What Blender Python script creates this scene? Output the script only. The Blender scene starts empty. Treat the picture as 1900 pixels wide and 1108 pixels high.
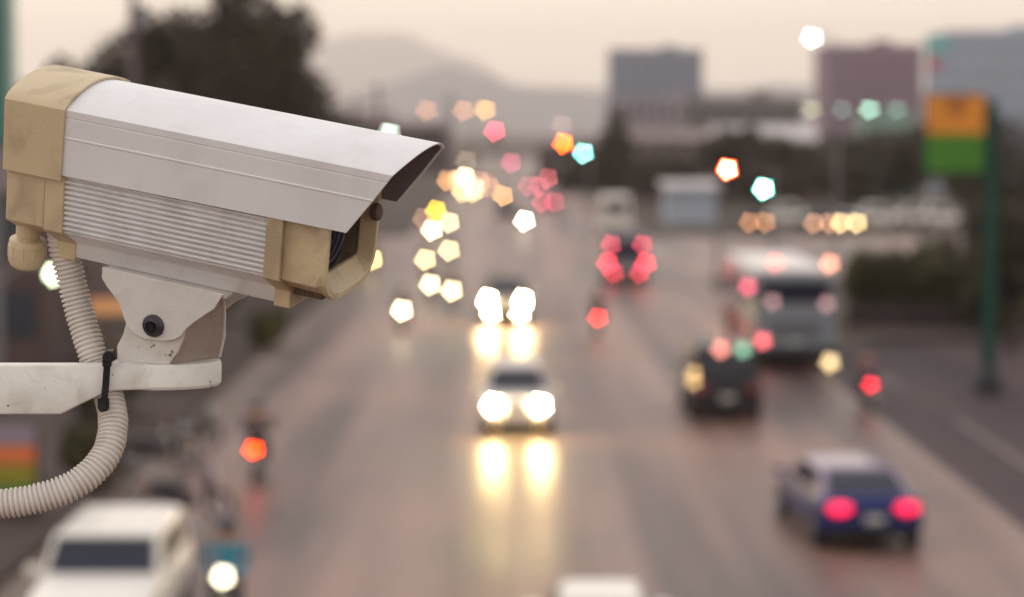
import bpy, bmesh, math, random
from mathutils import Vector, Matrix
R = math.radians
random.seed(7)
sc = bpy.context.scene
COL = sc.collection
FPX = 4486.0            # focal length in photograph pixels (85 mm on a 36 mm wide frame)
H = 7.5                 # the camera stands on a footbridge

# ------------------------------------------------------------------ camera
cd = bpy.data.cameras.new('camera'); cam = bpy.data.objects.new('camera', cd); COL.objects.link(cam)
cd.lens = 85; cd.sensor_width = 36; cd.clip_start = 0.05; cd.clip_end = 40000
PITCH = math.atan((554-240)/FPX)
cam.location = (0, 0, H); cam.rotation_euler = (R(90)-PITCH, 0, 0)
cd.dof.use_dof = True; cd.dof.focus_distance = 2.0; cd.dof.aperture_fstop = 4.35
cd.dof.aperture_blades = 5; cd.dof.aperture_rotation = R(8)
sc.camera = cam

# ------------------------------------------------------------------ sky and sun
SUN_EL, SUN_AZ = R(42), R(-42)       # azimuth measured from +Y (ahead) towards +X
w = bpy.data.worlds.new('World'); sc.world = w; w.use_nodes = True
nt = w.node_tree; nt.nodes.clear()
out = nt.nodes.new('ShaderNodeOutputWorld'); bg = nt.nodes.new('ShaderNodeBackground')
sky = nt.nodes.new('ShaderNodeTexSky'); sky.sky_type = 'NISHITA'; sky.sun_disc = False
sky.sun_elevation = SUN_EL; sky.sun_rotation = SUN_AZ; sky.dust_density = 6; sky.air_density = 1.2
tc = nt.nodes.new('ShaderNodeTexCoord'); sep = nt.nodes.new('ShaderNodeSeparateXYZ')
ramp = nt.nodes.new('ShaderNodeValToRGB')       # the even high cloud deck of a hazy dusk
mix = nt.nodes.new('ShaderNodeMix'); mix.data_type = 'RGBA'
els = ramp.color_ramp.elements
els[0].position = 0.0; els[0].color = (14.6, 12.4, 10.3, 1)
els[1].position = 0.6; els[1].color = (9.9, 9.4, 9.5, 1)
e = els.new(0.03); e.color = (17.6, 15.0, 12.0, 1)
e = els.new(0.10); e.color = (15.4, 13.4, 11.0, 1)
e = els.new(0.25); e.color = (10.4, 9.4, 8.5, 1)
nt.links.new(tc.outputs['Generated'], sep.inputs[0]); nt.links.new(sep.outputs['Z'], ramp.inputs['Fac'])
mix.inputs['Factor'].default_value = 0.88
dotn = nt.nodes.new('ShaderNodeVectorMath'); dotn.operation = 'DOT_PRODUCT'; dotn.inputs[1].default_value = (math.sin(R(-28)), math.cos(R(-28)), 0)
nt.links.new(tc.outputs['Generated'], dotn.inputs[0])
mrn = nt.nodes.new('ShaderNodeMapRange'); mrn.inputs['From Min'].default_value = -1; mrn.inputs['From Max'].default_value = .85; mrn.inputs['To Min'].default_value = .80; mrn.inputs['To Max'].default_value = 1.0
nt.links.new(dotn.outputs['Value'], mrn.inputs['Value'])      # the cloud deck is brighter towards the low sun
sclr = nt.nodes.new('ShaderNodeVectorMath'); sclr.operation = 'SCALE'; nt.links.new(ramp.outputs[0], sclr.inputs[0]); nt.links.new(mrn.outputs[0], sclr.inputs['Scale'])
nt.links.new(sky.outputs[0], mix.inputs['A']); nt.links.new(sclr.outputs[0], mix.inputs['B'])
nt.links.new(mix.outputs['Result'], bg.inputs['Color']); bg.inputs['Strength'].default_value = 0.12
nt.links.new(bg.outputs[0], out.inputs[0])
sd = bpy.data.lights.new('sun', 'SUN'); sun = bpy.data.objects.new('sun', sd); COL.objects.link(sun)
sd.energy = 0.6; sd.angle = R(14); sd.color = (1, .9, .78)
dirv = Vector((math.sin(SUN_AZ)*math.cos(SUN_EL), math.cos(SUN_AZ)*math.cos(SUN_EL), math.sin(SUN_EL)))
sun.rotation_euler = dirv.to_track_quat('Z', 'Y').to_euler()
sc.view_settings.view_transform = 'Standard'; sc.view_settings.look = 'None'
sc.view_settings.exposure = 0.0; sc.view_settings.gamma = 1.0
sc.cycles.use_denoising = True; sc.cycles.max_bounces = 8; sc.cycles.volume_bounces = 4
sc.cycles.use_adaptive_sampling = False
sc.cycles.caustics_reflective = False; sc.cycles.caustics_refractive = False

# ------------------------------------------------------------------ materials
MATS = {}
def pmat(name, col, rough=.5, metal=0., var=.0, vscale=8., bump=0., bscale=60., spec=.28, coat=0., trans=0., vec=None, col2=None):
    if name in MATS: return MATS[name]
    m = bpy.data.materials.new(name); m.use_nodes = True; n = m.node_tree; b = n.nodes['Principled BSDF']
    b.inputs['Base Color'].default_value = (*col, 1); b.inputs['Roughness'].default_value = rough
    b.inputs['Metallic'].default_value = metal; b.inputs['Specular IOR Level'].default_value = spec
    b.inputs['Coat Weight'].default_value = coat; b.inputs['Transmission Weight'].default_value = trans
    if var or bump or col2:
        t = n.nodes.new('ShaderNodeTexCoord'); mp = n.nodes.new('ShaderNodeMapping'); n.links.new(t.outputs['Object'], mp.inputs[0])
        if vec: mp.inputs['Scale'].default_value = vec
    if var or col2:
        no = n.nodes.new('ShaderNodeTexNoise'); no.inputs['Scale'].default_value = vscale; no.inputs['Detail'].default_value = 6
        n.links.new(mp.outputs[0], no.inputs[0])
        r = n.nodes.new('ShaderNodeValToRGB'); r.color_ramp.elements[0].position = .3; r.color_ramp.elements[1].position = .7
        c2 = col2 or tuple(min(1, c*(1+var)) for c in col); c1 = col if col2 else tuple(c*(1-var) for c in col)
        r.color_ramp.elements[0].color = (*c1, 1); r.color_ramp.elements[1].color = (*c2, 1)
        n.links.new(no.outputs['Fac'], r.inputs[0]); n.links.new(r.outputs[0], b.inputs['Base Color'])
    if bump:
        no2 = n.nodes.new('ShaderNodeTexNoise'); no2.inputs['Scale'].default_value = bscale; no2.inputs['Detail'].default_value = 4
        bp = n.nodes.new('ShaderNodeBump'); bp.inputs['Strength'].default_value = bump; bp.inputs['Distance'].default_value = .002
        n.links.new(mp.outputs[0], no2.inputs[0]); n.links.new(no2.outputs['Fac'], bp.inputs['Height']); n.links.new(bp.outputs[0], b.inputs['Normal'])
    MATS[name] = m; return m

def weathered(name, col, dirt, rough, scale, lo, hi, chip=None, bump=.15, streak=(1, 1, 1), chipscale=90, chiplo=.68, u=1., kd=.3):
    """paint or plastic with grime patches of their own shape, fine specks and (optional) chips"""
    if name in MATS: return MATS[name]
    m = bpy.data.materials.new(name); m.use_nodes = True; n = m.node_tree; b = n.nodes['Principled BSDF']
    t = n.nodes.new('ShaderNodeTexCoord'); mp = n.nodes.new('ShaderNodeMapping'); mp.inputs['Scale'].default_value = streak
    n.links.new(t.outputs['Object'], mp.inputs[0])
    def noise(s, d, src=mp, dist=0.):
        x = n.nodes.new('ShaderNodeTexNoise'); x.inputs['Scale'].default_value = s*u; x.inputs['Detail'].default_value = d
        x.inputs['Distortion'].default_value = dist
        n.links.new(src.outputs[0] if src is mp else src.outputs['Object'], x.inputs[0]); return x
    def ramp(src, a, c, f=(0, 0, 0, 1), g=(1, 1, 1, 1)):
        r = n.nodes.new('ShaderNodeValToRGB'); r.color_ramp.elements[0].position = a; r.color_ramp.elements[1].position = c
        r.color_ramp.elements[0].color = f; r.color_ramp.elements[1].color = g; n.links.new(src.outputs['Fac'], r.inputs[0]); return r
    def mixc(f, a, bb):
        x = n.nodes.new('ShaderNodeMix'); x.data_type = 'RGBA'
        n.links.new(f, x.inputs['Factor'])
        for s, v in (('A', a), ('B', bb)):
            if isinstance(v, tuple): x.inputs[s].default_value = (*v, 1)
            else: n.links.new(v, x.inputs[s])
        return x.outputs['Result']
    big = ramp(noise(scale, 7, dist=.8), lo, hi)
    c = mixc(big.outputs[0], col, tuple(a*(1-kd)+d*kd for a, d in zip(col, dirt)))
    broad = ramp(noise(scale*.35, 3), .35, .7)
    mx = n.nodes.new('ShaderNodeMath'); mx.operation = 'MULTIPLY'; mx.inputs[1].default_value = .16
    n.links.new(broad.outputs[0], mx.inputs[0]); c = mixc(mx.outputs[0], c, dirt)
    speck = ramp(noise(420, 2, src=t), .70, .76)
    mm = n.nodes.new('ShaderNodeMath'); mm.operation = 'MULTIPLY'; mm.inputs[1].default_value = .35
    n.links.new(speck.outputs[0], mm.inputs[0]); c = mixc(mm.outputs[0], c, dirt)
    if chip:
        ch = ramp(noise(chipscale, 5, src=t), chiplo, chiplo+.015); c = mixc(ch.outputs[0], c, chip)
    n.links.new(c, b.inputs['Base Color']); b.inputs['Roughness'].default_value = rough
    bn = noise(700, 3, src=t); bp = n.nodes.new('ShaderNodeBump'); bp.inputs['Strength'].default_value = bump; bp.inputs['Distance'].default_value = .00012/u
    n.links.new(bn.outputs['Fac'], bp.inputs['Height']); n.links.new(bp.outputs[0], b.inputs['Normal'])
    MATS[name] = m; return m

def emat(col, st):
    k = 'light_%.2f_%.2f_%.2f_%.1f' % (*col, st)
    if k in MATS: return MATS[k]
    m = bpy.data.materials.new(k); m.use_nodes = True; b = m.node_tree.nodes['Principled BSDF']
    b.inputs['Base Color'].default_value = (.02, .02, .02, 1); b.inputs['Roughness'].default_value = .3
    b.inputs['Emission Color'].default_value = (*col, 1); b.inputs['Emission Strength'].default_value = st
    MATS[k] = m; return m
def lit(col, diam, D):
    """a lamp of this diameter that reads with this brightness once the lens spreads it over its blur disc"""
    d = diam*FPX/D; s = (.62*47**2)/(.785*d*d)
    s = max(s, .35)
    return emat(col, round(s, 1))

# ------------------------------------------------------------------ mesh helpers
class MB:
    def __init__(s): s.v = []; s.f = []
    def add(s, vs, fs):
        o = len(s.v); s.v += [tuple(p) for p in vs]; s.f += [tuple(i+o for i in f) for f in fs]; return s
    def box(s, c, d, m=None):
        x, y, z = c; a, b, h = d[0]/2, d[1]/2, d[2]/2
        vs = [Vector((x+i*a, y+j*b, z+k*h)) for i in (-1, 1) for j in (-1, 1) for k in (-1, 1)]
        if m: vs = [m @ v for v in vs]
        return s.add(vs, [(0, 1, 3, 2), (4, 6, 7, 5), (0, 4, 5, 1), (2, 3, 7, 6), (0, 2, 6, 4), (1, 5, 7, 3)])
    def cyl(s, p0, p1, r0, r1=None, n=16, caps=True):
        r1 = r0 if r1 is None else r1
        p0, p1 = Vector(p0), Vector(p1); d = (p1-p0).normalized()
        a = d.orthogonal().normalized(); b = d.cross(a); vs = []
        for p, r in ((p0, r0), (p1, r1)):
            vs += [p+(a*math.cos(2*math.pi*i/n)+b*math.sin(2*math.pi*i/n))*r for i in range(n)]
        fs = [(i, (i+1) % n, n+(i+1) % n, n+i) for i in range(n)]
        if caps: fs += [tuple(range(n-1, -1, -1)), tuple(range(n, 2*n))]
        return s.add(vs, fs)
    def tube(s, pts, rs, n=16, caps=True):
        pts = [Vector(p) for p in pts]; N = len(pts)
        if not isinstance(rs, (list, tuple)): rs = [rs]*N
        vs = []; prev = None
        for i, p in enumerate(pts):
            t = (pts[min(i+1, N-1)]-pts[max(i-1, 0)]).normalized()
            a = t.orthogonal().normalized() if prev is None else (prev-t*prev.dot(t)).normalized()
            prev = a; b = t.cross(a)
            vs += [p+(a*math.cos(2*math.pi*k/n)+b*math.sin(2*math.pi*k/n))*rs[i] for k in range(n)]
        fs = [(i*n+k, i*n+(k+1) % n, (i+1)*n+(k+1) % n, (i+1)*n+k) for i in range(N-1) for k in range(n)]
        if caps: fs += [tuple(range(n-1, -1, -1)), tuple(range((N-1)*n, N*n))]
        return s.add(vs, fs)
    def lathe(s, prof, o=(0, 0, 0), ax=(0, 0, 1), n=24):
        """prof: (radius, height) pairs along ax from o"""
        o = Vector(o); ax = Vector(ax).normalized(); a = ax.orthogonal().normalized(); b = ax.cross(a); vs = []
        for r, h in prof: vs += [o+ax*h+(a*math.cos(2*math.pi*k/n)+b*math.sin(2*math.pi*k/n))*r for k in range(n)]
        N = len(prof)
        fs = [(i*n+k, i*n+(k+1) % n, (i+1)*n+(k+1) % n, (i+1)*n+k) for i in range(N-1) for k in range(n)]
        fs += [tuple(range(n-1, -1, -1)), tuple(range((N-1)*n, N*n))]
        return s.add(vs, fs)
    def loft(s, rings, caps=True):
        n = len(rings[0]); vs = [p for r in rings for p in r]; N = len(rings)
        fs = [(i*n+k, i*n+(k+1) % n, (i+1)*n+(k+1) % n, (i+1)*n+k) for i in range(N-1) for k in range(n)]
        if caps: fs += [tuple(range(n-1, -1, -1)), tuple(range((N-1)*n, N*n))]
        return s.add(vs, fs)
    def obj(s, name, mat, parent=None, bevel=0, seg=2, smooth=False, sub=0, angle=35):
        me = bpy.data.meshes.new(name); me.from_pydata(s.v, [], s.f)
        bm = bmesh.new(); bm.from_mesh(me); bmesh.ops.recalc_face_normals(bm, faces=bm.faces); bm.to_mesh(me); bm.free()
        if mat: me.materials.append(mat)
        o = bpy.data.objects.new(name, me); COL.objects.link(o)
        if parent: o.parent = parent
        if smooth or bevel: me.shade_smooth()
        if smooth and not sub: me.set_sharp_from_angle(angle=R(angle))
        if bevel:
            b = o.modifiers.new('bevel', 'BEVEL'); b.width = bevel; b.segments = seg; b.limit_method = 'ANGLE'; b.angle_limit = R(28); b.harden_normals = True
        if sub:
            b = o.modifiers.new('sub', 'SUBSURF'); b.levels = sub; b.render_levels = sub
        return o
def tag(o, label=None, cat=None, group=None, kind=None):
    if label: o['label'] = label
    if cat: o['category'] = cat
    if group: o['group'] = group
    if kind: o['kind'] = kind
    return o
def empty(name, loc, rz=0., label=None, cat=None, group=None):
    o = bpy.data.objects.new(name, None); COL.objects.link(o); o.location = loc; o.rotation_euler = (0, 0, rz)
    o.empty_display_size = .2
    return tag(o, label, cat, group)
def copy_tree(o, parent=None):
    c = o.copy(); COL.objects.link(c); c.parent = parent
    for ch in [x for x in o.children]: copy_tree(ch, c)
    return c
def setmat(o, m):
    o.material_slots[0].link = 'OBJECT'; o.material_slots[0].material = m
def kids(o, name): return [c for c in o.children if c.name.split('.')[0] == name]
def X(px, D): return (px-950)/FPX*D
def Z(py, D): return H-(py-240)/FPX*D
def bev_poly(pts, y0, y1):
    n = len(pts); vs = [(x, y0, z) for x, z in pts]+[(x, y1, z) for x, z in pts]
    return vs, [tuple(range(n)), tuple(range(2*n-1, n-1, -1))]+[(i, (i+1) % n, n+(i+1) % n, n+i) for i in range(n)]

# ================================================================== THE SURVEILLANCE CAMERA (housing frame: X forward, Y away, Z up; millimetres)
white = weathered('housing_white_paint', (.755, .765, .785), (.40, .36, .33), .42, 34, .52, .76, bump=.05, u=.001, kd=.17, streak=(1, 1, .28))
whiterib = weathered('ribbed_aluminium_paint', (.74, .74, .755), (.34, .30, .27), .45, 40, .50, .76, bump=.05, u=.001, kd=.3, streak=(1, 1, .4))
tan = weathered('tan_plastic', (.61, .495, .32), (.20, .135, .09), .50, 22, .48, .68, bump=.12, u=.001, kd=.5, streak=(1, 1, .6))
castw = weathered('bracket_white_paint', (.72, .71, .69), (.38, .32, .28), .45, 60, .50, .75, chip=(.10, .06, .05), bump=.12, chipscale=130, chiplo=.74, u=.001, kd=.2)
forkw = weathered('fork_white_paint', (.70, .685, .66), (.30, .22, .18), .45, 40, .46, .70, chip=(.12, .07, .05), bump=.25, chipscale=110, chiplo=.66)
forkb = weathered('fork_shaded_paint', (.40, .33, .29), (.20, .13, .11), .6, 40, .46, .70, bump=.25)  # fork white darkened for the web: shade of its right face put into the colour
armw = weathered('arm_white_paint', (.78, .785, .75), (.30, .25, .21), .42, 42, .52, .74, chip=(.16, .11, .08), bump=.25, chipscale=80, chiplo=.70)
blackpl = pmat('black_plastic', (.006, .005, .008), .5, spec=.3)
dark_in = pmat('dark_interior', (.010, .009, .012), .6)
ROT = Matrix(((0.932151, 0.347544, 0.101529), (-0.315135, 0.91684, -0.245141), (-0.178284, 0.196513, 0.964156)))
HT = Vector((-0.350025, 2.057416, 7.52696))
seccam = empty('security_camera', HT, 0, 'weathered white surveillance camera housing with tan end caps and long sun visor', 'security camera')
seccam.rotation_mode = 'QUATERNION'; seccam.rotation_quaternion = ROT.to_quaternion()
seccam.scale = (.001, .001, .001)
def arch(y, hw=55., h=14.): return h*(1-(y/hw)**2)
# sun visor: one bent sheet, cut back on a slant at the front
def visor_sec(o=0.):
    hw = 55-o
    L = [(-hw, -57), (-hw, -25.2), (-hw-.55, -24.6), (-hw-.55, -23.6), (-hw, -23.0), (-hw, -7.6), (-hw+.7, -7.2), (-hw+.7, -6.7), (-hw, -6.3), (-hw, -.3)]
    if o: L = [(-hw, -57), (-hw, -25.2), (-hw, -24.6), (-hw, -23.6), (-hw, -23.0), (-hw, -7.6), (-hw+.1, -7.2), (-hw+.1, -6.7), (-hw, -6.3), (-hw, -.3-o*.6)]
    top = []
    for k in range(1, 20):
        y = -hw+2*hw*k/20; top.append((y, arch(y, hw)-o+(.2 if abs(y) > hw*.9 else 0)))
    Rr = [(-y, z) for y, z in reversed(L)]
    return L+top+Rr
so, si = visor_sec(0), visor_sec(1.7)
def visor_front(z): return 295+.63*z
mb = MB(); n = len(so)
ringO0 = [(-3, y, z) for y, z in so]; ringI0 = [(-3, y, z) for y, z in si]
# taper of the sides: 2 mm shorter at the front
def zf(z): return z*(55/57) if z < -30 else z
ringO1 = [(visor_front(z), y, zf(z)) for y, z in so]; ringI1 = [(visor_front(z), y, zf(z)) for y, z in si]
vs = ringO0+ringO1+ringI1+ringI0; fs = []
for a in range(4):
    b = (a+1) % 4
    for k in range(n-1): fs.append((a*n+k, a*n+k+1, b*n+k+1, b*n+k))
fs.append((0, n, 2*n, 3*n)); fs.append((n-1, 4*n-1, 3*n-1, 2*n-1))
mb.add(vs, fs)
mb.obj('sun_visor', white, seccam, bevel=.35, seg=2)
# sheet added inside the visor, its dark grey paints in the shade there
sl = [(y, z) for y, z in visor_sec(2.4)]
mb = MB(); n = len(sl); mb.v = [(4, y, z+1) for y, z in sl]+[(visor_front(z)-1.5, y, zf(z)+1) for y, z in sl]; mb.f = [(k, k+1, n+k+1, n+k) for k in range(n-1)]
lo_ = mb.obj('visor_shade_sheet', pmat('visor_shade_grey', (.17, .145, .15), .7), seccam); so_ = lo_.modifiers.new('thick', 'SOLIDIFY'); so_.thickness = .5; so_.offset = 0
# ribbed body
def body_sec():
    P = [(-46, -3), (-49, -6), (-49, -56)]
    z = -57.0; pitch = 4.55
    while z > -107:
        P += [(-47.4, z), (-50.0, z-.5), (-51.2, z-1.2), (-51.3, z-1.9), (-50.7, z-2.9), (-47.6, z-3.7)]; z -= pitch
    P += [(-49.6, -107.6), (-48.6, -109), (-29, -121.2), (-27.3, -123.4), (-27, -135.4), (-26, -136.2)]
    return P+[(-y, z) for y, z in reversed(P)]
bs = body_sec(); mb = MB(); mb.loft([[(x, y, z) for y, z in bs] for x in (-4, 192)])
mb.obj('ribbed_body', whiterib, seccam, smooth=True, angle=50)
# rear cap: a sleeve over the visor, closed at the back
def cap_sec(o):
    hw = 55+o
    top = [(-hw, -61.5), (-hw, 0)]+[(-hw+2*hw*k/20, arch(-hw+2*hw*k/20, hw, 14)+o) for k in range(1, 20)]
    return top+[(hw, 0), (hw, -61.5)]
co, ci = cap_sec(2.6), cap_sec(.3)
mb = MB(); n = len(co)
r0 = [(-57-.01*z, y, z) for y, z in co]; r1 = [(.5+.02*z, y, z) for y, z in co]; r2 = [(.5+.02*z, y, z) for y, z in ci]; r3 = [(-54, y, z) for y, z in ci]
vs = r0+r1+r2+r3; fs = []
for a in range(3):
    for k in range(n-1): fs.append((a*n+k, a*n+k+1, (a+1)*n+k+1, (a+1)*n+k))
fs += [tuple(range(n)), tuple(range(3*n, 4*n)), (0, n, 2*n, 3*n), (n-1, 2*n-1, 3*n-1, 4*n-1), (0, 3*n, 4*n-1, n-1)]
mb.add(vs, fs); mb.obj('rear_cap', tan, seccam, bevel=1.0, seg=3)
def flange_sec(hw):
    P = [(-hw+4, -3), (-hw, -8), (-hw, -108), (-28.5, -123.5), (-28.5, -139), (-25, -139.5)]
    return P+[(-y, z) for y, z in reversed(P)]
# rear box under the cap with its flange ring
def box_sec(hw, zt, zb, ch, chz): return [(-hw+4, zt), (-hw, zt-3), (-hw, zb), (-hw+ch, zb-chz), (hw-ch, zb-chz), (hw, zb), (hw, zt-3), (hw-4, zt)]
mb = MB(); mb.loft([[(x, y*k, z) for y, z in box_sec(52, -8, -107, 20, 11)] for x, k in ((-56, .985), (-18.3, 1))])
mb.obj('rear_box', tan, seccam, bevel=1.6, seg=3)
mb = MB(); mb.loft([[(x, y, z) for y, z in flange_sec(53)] for x in (-18, 0)])
mb.obj('rear_flange', tan, seccam, bevel=1.0, seg=2)
# cable gland
mb = MB(); mb.lathe([(10.5, 0), (10.5, 12), (9.3, 12.6), (9.3, 14), (15, 14.6), (15.6, 16), (15.9, 27), (15.6, 34), (13.5, 38.5), (10, 41), (4, 42)], (-47, -27, -114), (-.03, 0, -1), 32)
mb.lathe([(16.2, 20), (16.2, 20.8)], (-47, -27, -114), (-.03, 0, -1), 32)
for k in range(10):
    a = k*math.tau/10; mb.box((-47.7+15.6*math.cos(a), -27+15.6*math.sin(a), -139), (1.6, 1.6, 11))
mb.obj('cable_gland', tan, seccam, bevel=.5, seg=2)
# front flange and bezel
mb = MB(); mb.loft([[(x, y, z) for y, z in flange_sec(54)] for x in (188, 203)])
mb.obj('front_flange', tan, seccam, bevel=1.2, seg=3)
def bez(o, rnd_=True, hw=51.):
    P = [(-hw+4, -4), (-hw, -8), (-hw, -96), (-hw+2.5, -105), (-hw+8, -112.8), (-hw+17, -119), (-hw+31, -122)] if rnd_ else [(-hw+4, -4), (-hw, -8), (-hw, -107), (-hw+.6, -108.2), (-hw+10, -113.5), (-hw+20, -119), (-hw+26, -121.5)]
    P = [(y*(hw-o)/hw, -62+(z+62)*(58-o)/58) for y, z in P]
    return P+[(-y, z) for y, z in reversed(P)]
mb = MB()
A = [(203, y, z) for y, z in bez(1, False)]; B = [(234, y, z) for y, z in bez(0, False)]
B2 = [(238.2, y, z) for y, z in bez(-1.3)]; Cc = [(243.5, y, z) for y, z in bez(-1.3)]; D1 = [(243.5, y, z) for y, z in bez(3.2)]
def inner():
    P = [(-45, -8), (-47, -10), (-47, -98), (-46.5, -101.5), (-45, -103.5), (-41, -104.7), (-28, -105.2)]
    return P+[(-y, z) for y, z in reversed(P)]
E1 = [(230, y, z) for y, z in inner()]; F1 = [(224, y, z) for y, z in inner()]
G1 = [(203, y, z) for y, z in inner()]
mb.loft([A, B, B2, Cc, D1, E1, F1, G1], caps=False)
n = len(A); o = 0; 
mb.f += [(i, (i+1) % n, 7*n+(i+1) % n, 7*n+i) for i in range(n)]
mb.obj('front_bezel', tan, seccam, bevel=.6, seg=2)
mb = MB(); mb.box((216, 0, -124), (27, 46, 6)); 
for k in range(10): mb.box((205+k*2.5, -23.3, -124.2), (1.1, 1.0, 6.2))
mb.obj('underside_plate', pmat('underside_brown', (.15, .105, .08), .6), seccam, bevel=.2)
# inside: black cavity, lens barrel, glass pane
mb = MB()
for b in (((205, 0, -9), (30, 82, 2)), ((205, 0, -106.3), (30, 88, 2)), ((205, -44.6, -57), (30, 1, 96)), ((205, 44.6, -57), (30, 1, 96)), ((191, 0, -57), (2, 88, 96))): mb.box(*b)
mb.obj('lens_chamber', dark_in, seccam)
mb = MB(); mb.lathe([(27, 0), (27, 16), (29, 17), (29, 25), (27.5, 26), (24, 25), (22, 20), (20, 17), (12, 18.5), (3, 19)], (201, -10, -66), (1, 0, 0), 48)
mb.v = [(x, -10+(y+10)*1.22, -66+(z+66)*1.22) for x, y, z in mb.v]
mb.obj('lens', pmat('lens_barrel', (.34, .31, .42), .22, .2, coat=1), seccam, smooth=True)
gm = bpy.data.materials.new('window_glass'); gm.use_nodes = True; g = gm.node_tree
for nn in list(g.nodes):
    if nn.type != 'OUTPUT_MATERIAL': g.nodes.remove(nn)
go = g.nodes[0]; tr = g.nodes.new('ShaderNodeBsdfTransparent'); gl = g.nodes.new('ShaderNodeBsdfGlossy'); gl.inputs['Roughness'].default_value = .02
tr.inputs['Color'].default_value = (.75, .75, .85, 1); fr = g.nodes.new('ShaderNodeFresnel'); fr.inputs['IOR'].default_value = 1.5
ms = g.nodes.new('ShaderNodeMixShader'); g.links.new(fr.outputs[0], ms.inputs[0]); g.links.new(tr.outputs[0], ms.inputs[1]); g.links.new(gl.outputs[0], ms.inputs[2]); g.links.new(ms.outputs[0], go.inputs[0])
mb = MB(); mb.box((227.5, 0, -57), (2, 93.5, 93.5)); mb.obj('glass_pane', gm, seccam)
# knob under the visor tip, at the far top of the bezel
mb = MB(); mb.lathe([(6.5, 0), (7.5, 1), (7.5, 5.5), (5.5, 7)], (242, 40, -63), (1, 0, .1), 20); mb.obj('bezel_knob', pmat('knob_brown', (.11, .07, .055), .6), seccam, bevel=.6)
# saddle: two cheek plates under the body joined by a web
S1 = [(33, -134.5), (33, -144), (38.5, -151), (45, -157), (50, -162), (54, -170), (57, -177), (60, -182.5), (68, -187.5), (76, -189), (86, -189), (96, -187.3), (105, -184), (111, -179.5), (114.5, -173), (122, -165), (132, -156), (140, -149), (143, -143), (147, -136), (149, -134.5)]
S2 = [(33, -134.5), (33, -144), (45, -157), (54, -170), (60, -182.5), (76, -189), (96, -187.3), (111, -179.5), (122, -168), (135, -159), (150, -152), (163, -147), (172, -139), (174, -134.5)]
sad = empty('saddle', (0, 0, 0)); sad.parent = seccam
mb = MB(); mb.add(*bev_poly(S1, -40.4, -37.4)); mb.obj('cheek_plate', castw, sad, bevel=.7)
mb = MB(); mb.add(*bev_poly(S2, 36, 39)); mb.obj('cheek_plate', castw, sad, bevel=.7)
mb = MB(); mb.box((91, 0, -138), (116, 74, 3.0)); mb.obj('web_plate', castw, sad, bevel=.7)
mb = MB(); mb.lathe([(9.8, 0), (9.8, 2.2), (8.6, 3.4), (8.2, 4.6), (5.2, 5.2), (4.6, 3.2), (0.5, 3.0)], (85, -40.4, -175.6), (0, -1, 0), 32)
scr = mb.obj('pivot_screw', pmat('screw_steel', (.085, .08, .10), .38, .75, var=.4, vscale=200), seccam, smooth=True)
mb = MB()
for k in range(3):
    m4 = Matrix.Translation((85, -45.2, -175.6)) @ Matrix.Rotation(k*math.pi/3+.3, 4, 'Y')
    mb.box((0, 0, 0), (7.5, 1.4, 1.3), m4)
mb.obj('socket', pmat('socket_dark', (.02, .018, .02), .5), scr)

# ------------------------------------------------------------------ bracket: arm, round end, pan fork (world axes, metres)
brk = empty('camera_bracket', (-.62, 2.07, 7.28), 0, 'white steel bracket arm with round end plate and fork carrying the camera', 'bracket')
def rel(o):  # parent keeping world coordinates
    o.parent = brk; o.matrix_parent_inverse = Matrix.Translation((.62, -2.07, -7.28)); return o
CXd, CYd, ZT = -.2985, 2.086, 7.3005
mb = MB(); mb.lathe([(.0445, -.0215), (.0462, -.019), (.0465, -.003), (.0455, 0), (.0425, .0004)], (CXd, CYd, ZT), (0, 0, 1), 64)
rel(mb.obj('end_plate', armw, smooth=True, angle=30))
AR = [(-1.05, 2.0385, 7.2585, 7.3008), (-.3836, 2.0385, 7.2587, 7.3008), (-.3820, 2.0385, 7.2593, 7.3008), (-.3640, 2.0385, 7.2682, 7.3008), (-.3500, 2.0388, 7.2748, 7.3012), (-.3430, 2.0390, 7.2778, 7.3024), (-.3350, 2.0392, 7.2788, 7.3026), (-.3240, 2.0395, 7.2792, 7.3014), (-.3120, 2.0400, 7.2796, 7.3003), (-.300, 2.0420, 7.2800, 7.2996)]
mb = MB(); rings = []
for x, y0, za, zb in AR:
    b_ = .0018; rings.append([(x, y0+b_, za), (x, y0+b_*.3, za+b_*.3), (x, y0, za+b_), (x, y0, zb-b_), (x, y0+b_*.3, zb-b_*.3), (x, y0+b_, zb), (x, 2.060, zb), (x, 2.060, za)])
mb.loft(rings)
rel(mb.obj('arm', armw, smooth=True, angle=60))

# fork: near and far cheeks plus closed front face, in the housing's own heading, standing on the plate
def hw(x, y, z): return HT + ROT @ Vector((x, y, z))*.001
def onplate(x, y):   # drop a fork foot point to the plate top along the housing's z axis
    p = hw(x, y, 0); d = ROT @ Vector((0, 0, -1)); t = (p.z-ZT-.0005)/(-d.z); return p+d*t
frk = rel(empty('pan_fork', (0, 0, 0)))
def cheek(y, th, pts, foot):
    rings = []
    for yy in (y, y+th):
        rings.append([hw(x, yy, z) for x, z in pts]+[onplate(x, yy) for x in foot])
    mb = MB(); mb.loft(rings); o = mb.obj('fork_cheek', forkw, frk, bevel=.0006); return o
cheek(-36.4, 3.0, [(49, -203), (54, -192), (57, -178), (62, -168), (84, -160), (104, -163), (112, -170), (112, -177), (110.5, -185), (107, -196), (103, -202)], [99, 50])
cheek(31, 3.0, [(45, -206), (54, -192), (57, -178), (62, -165), (84, -158), (104, -158), (114, -163), (116, -180), (117, -200)], [114, 50])
mb = MB(); y0, y1 = -33.2, 31
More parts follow.
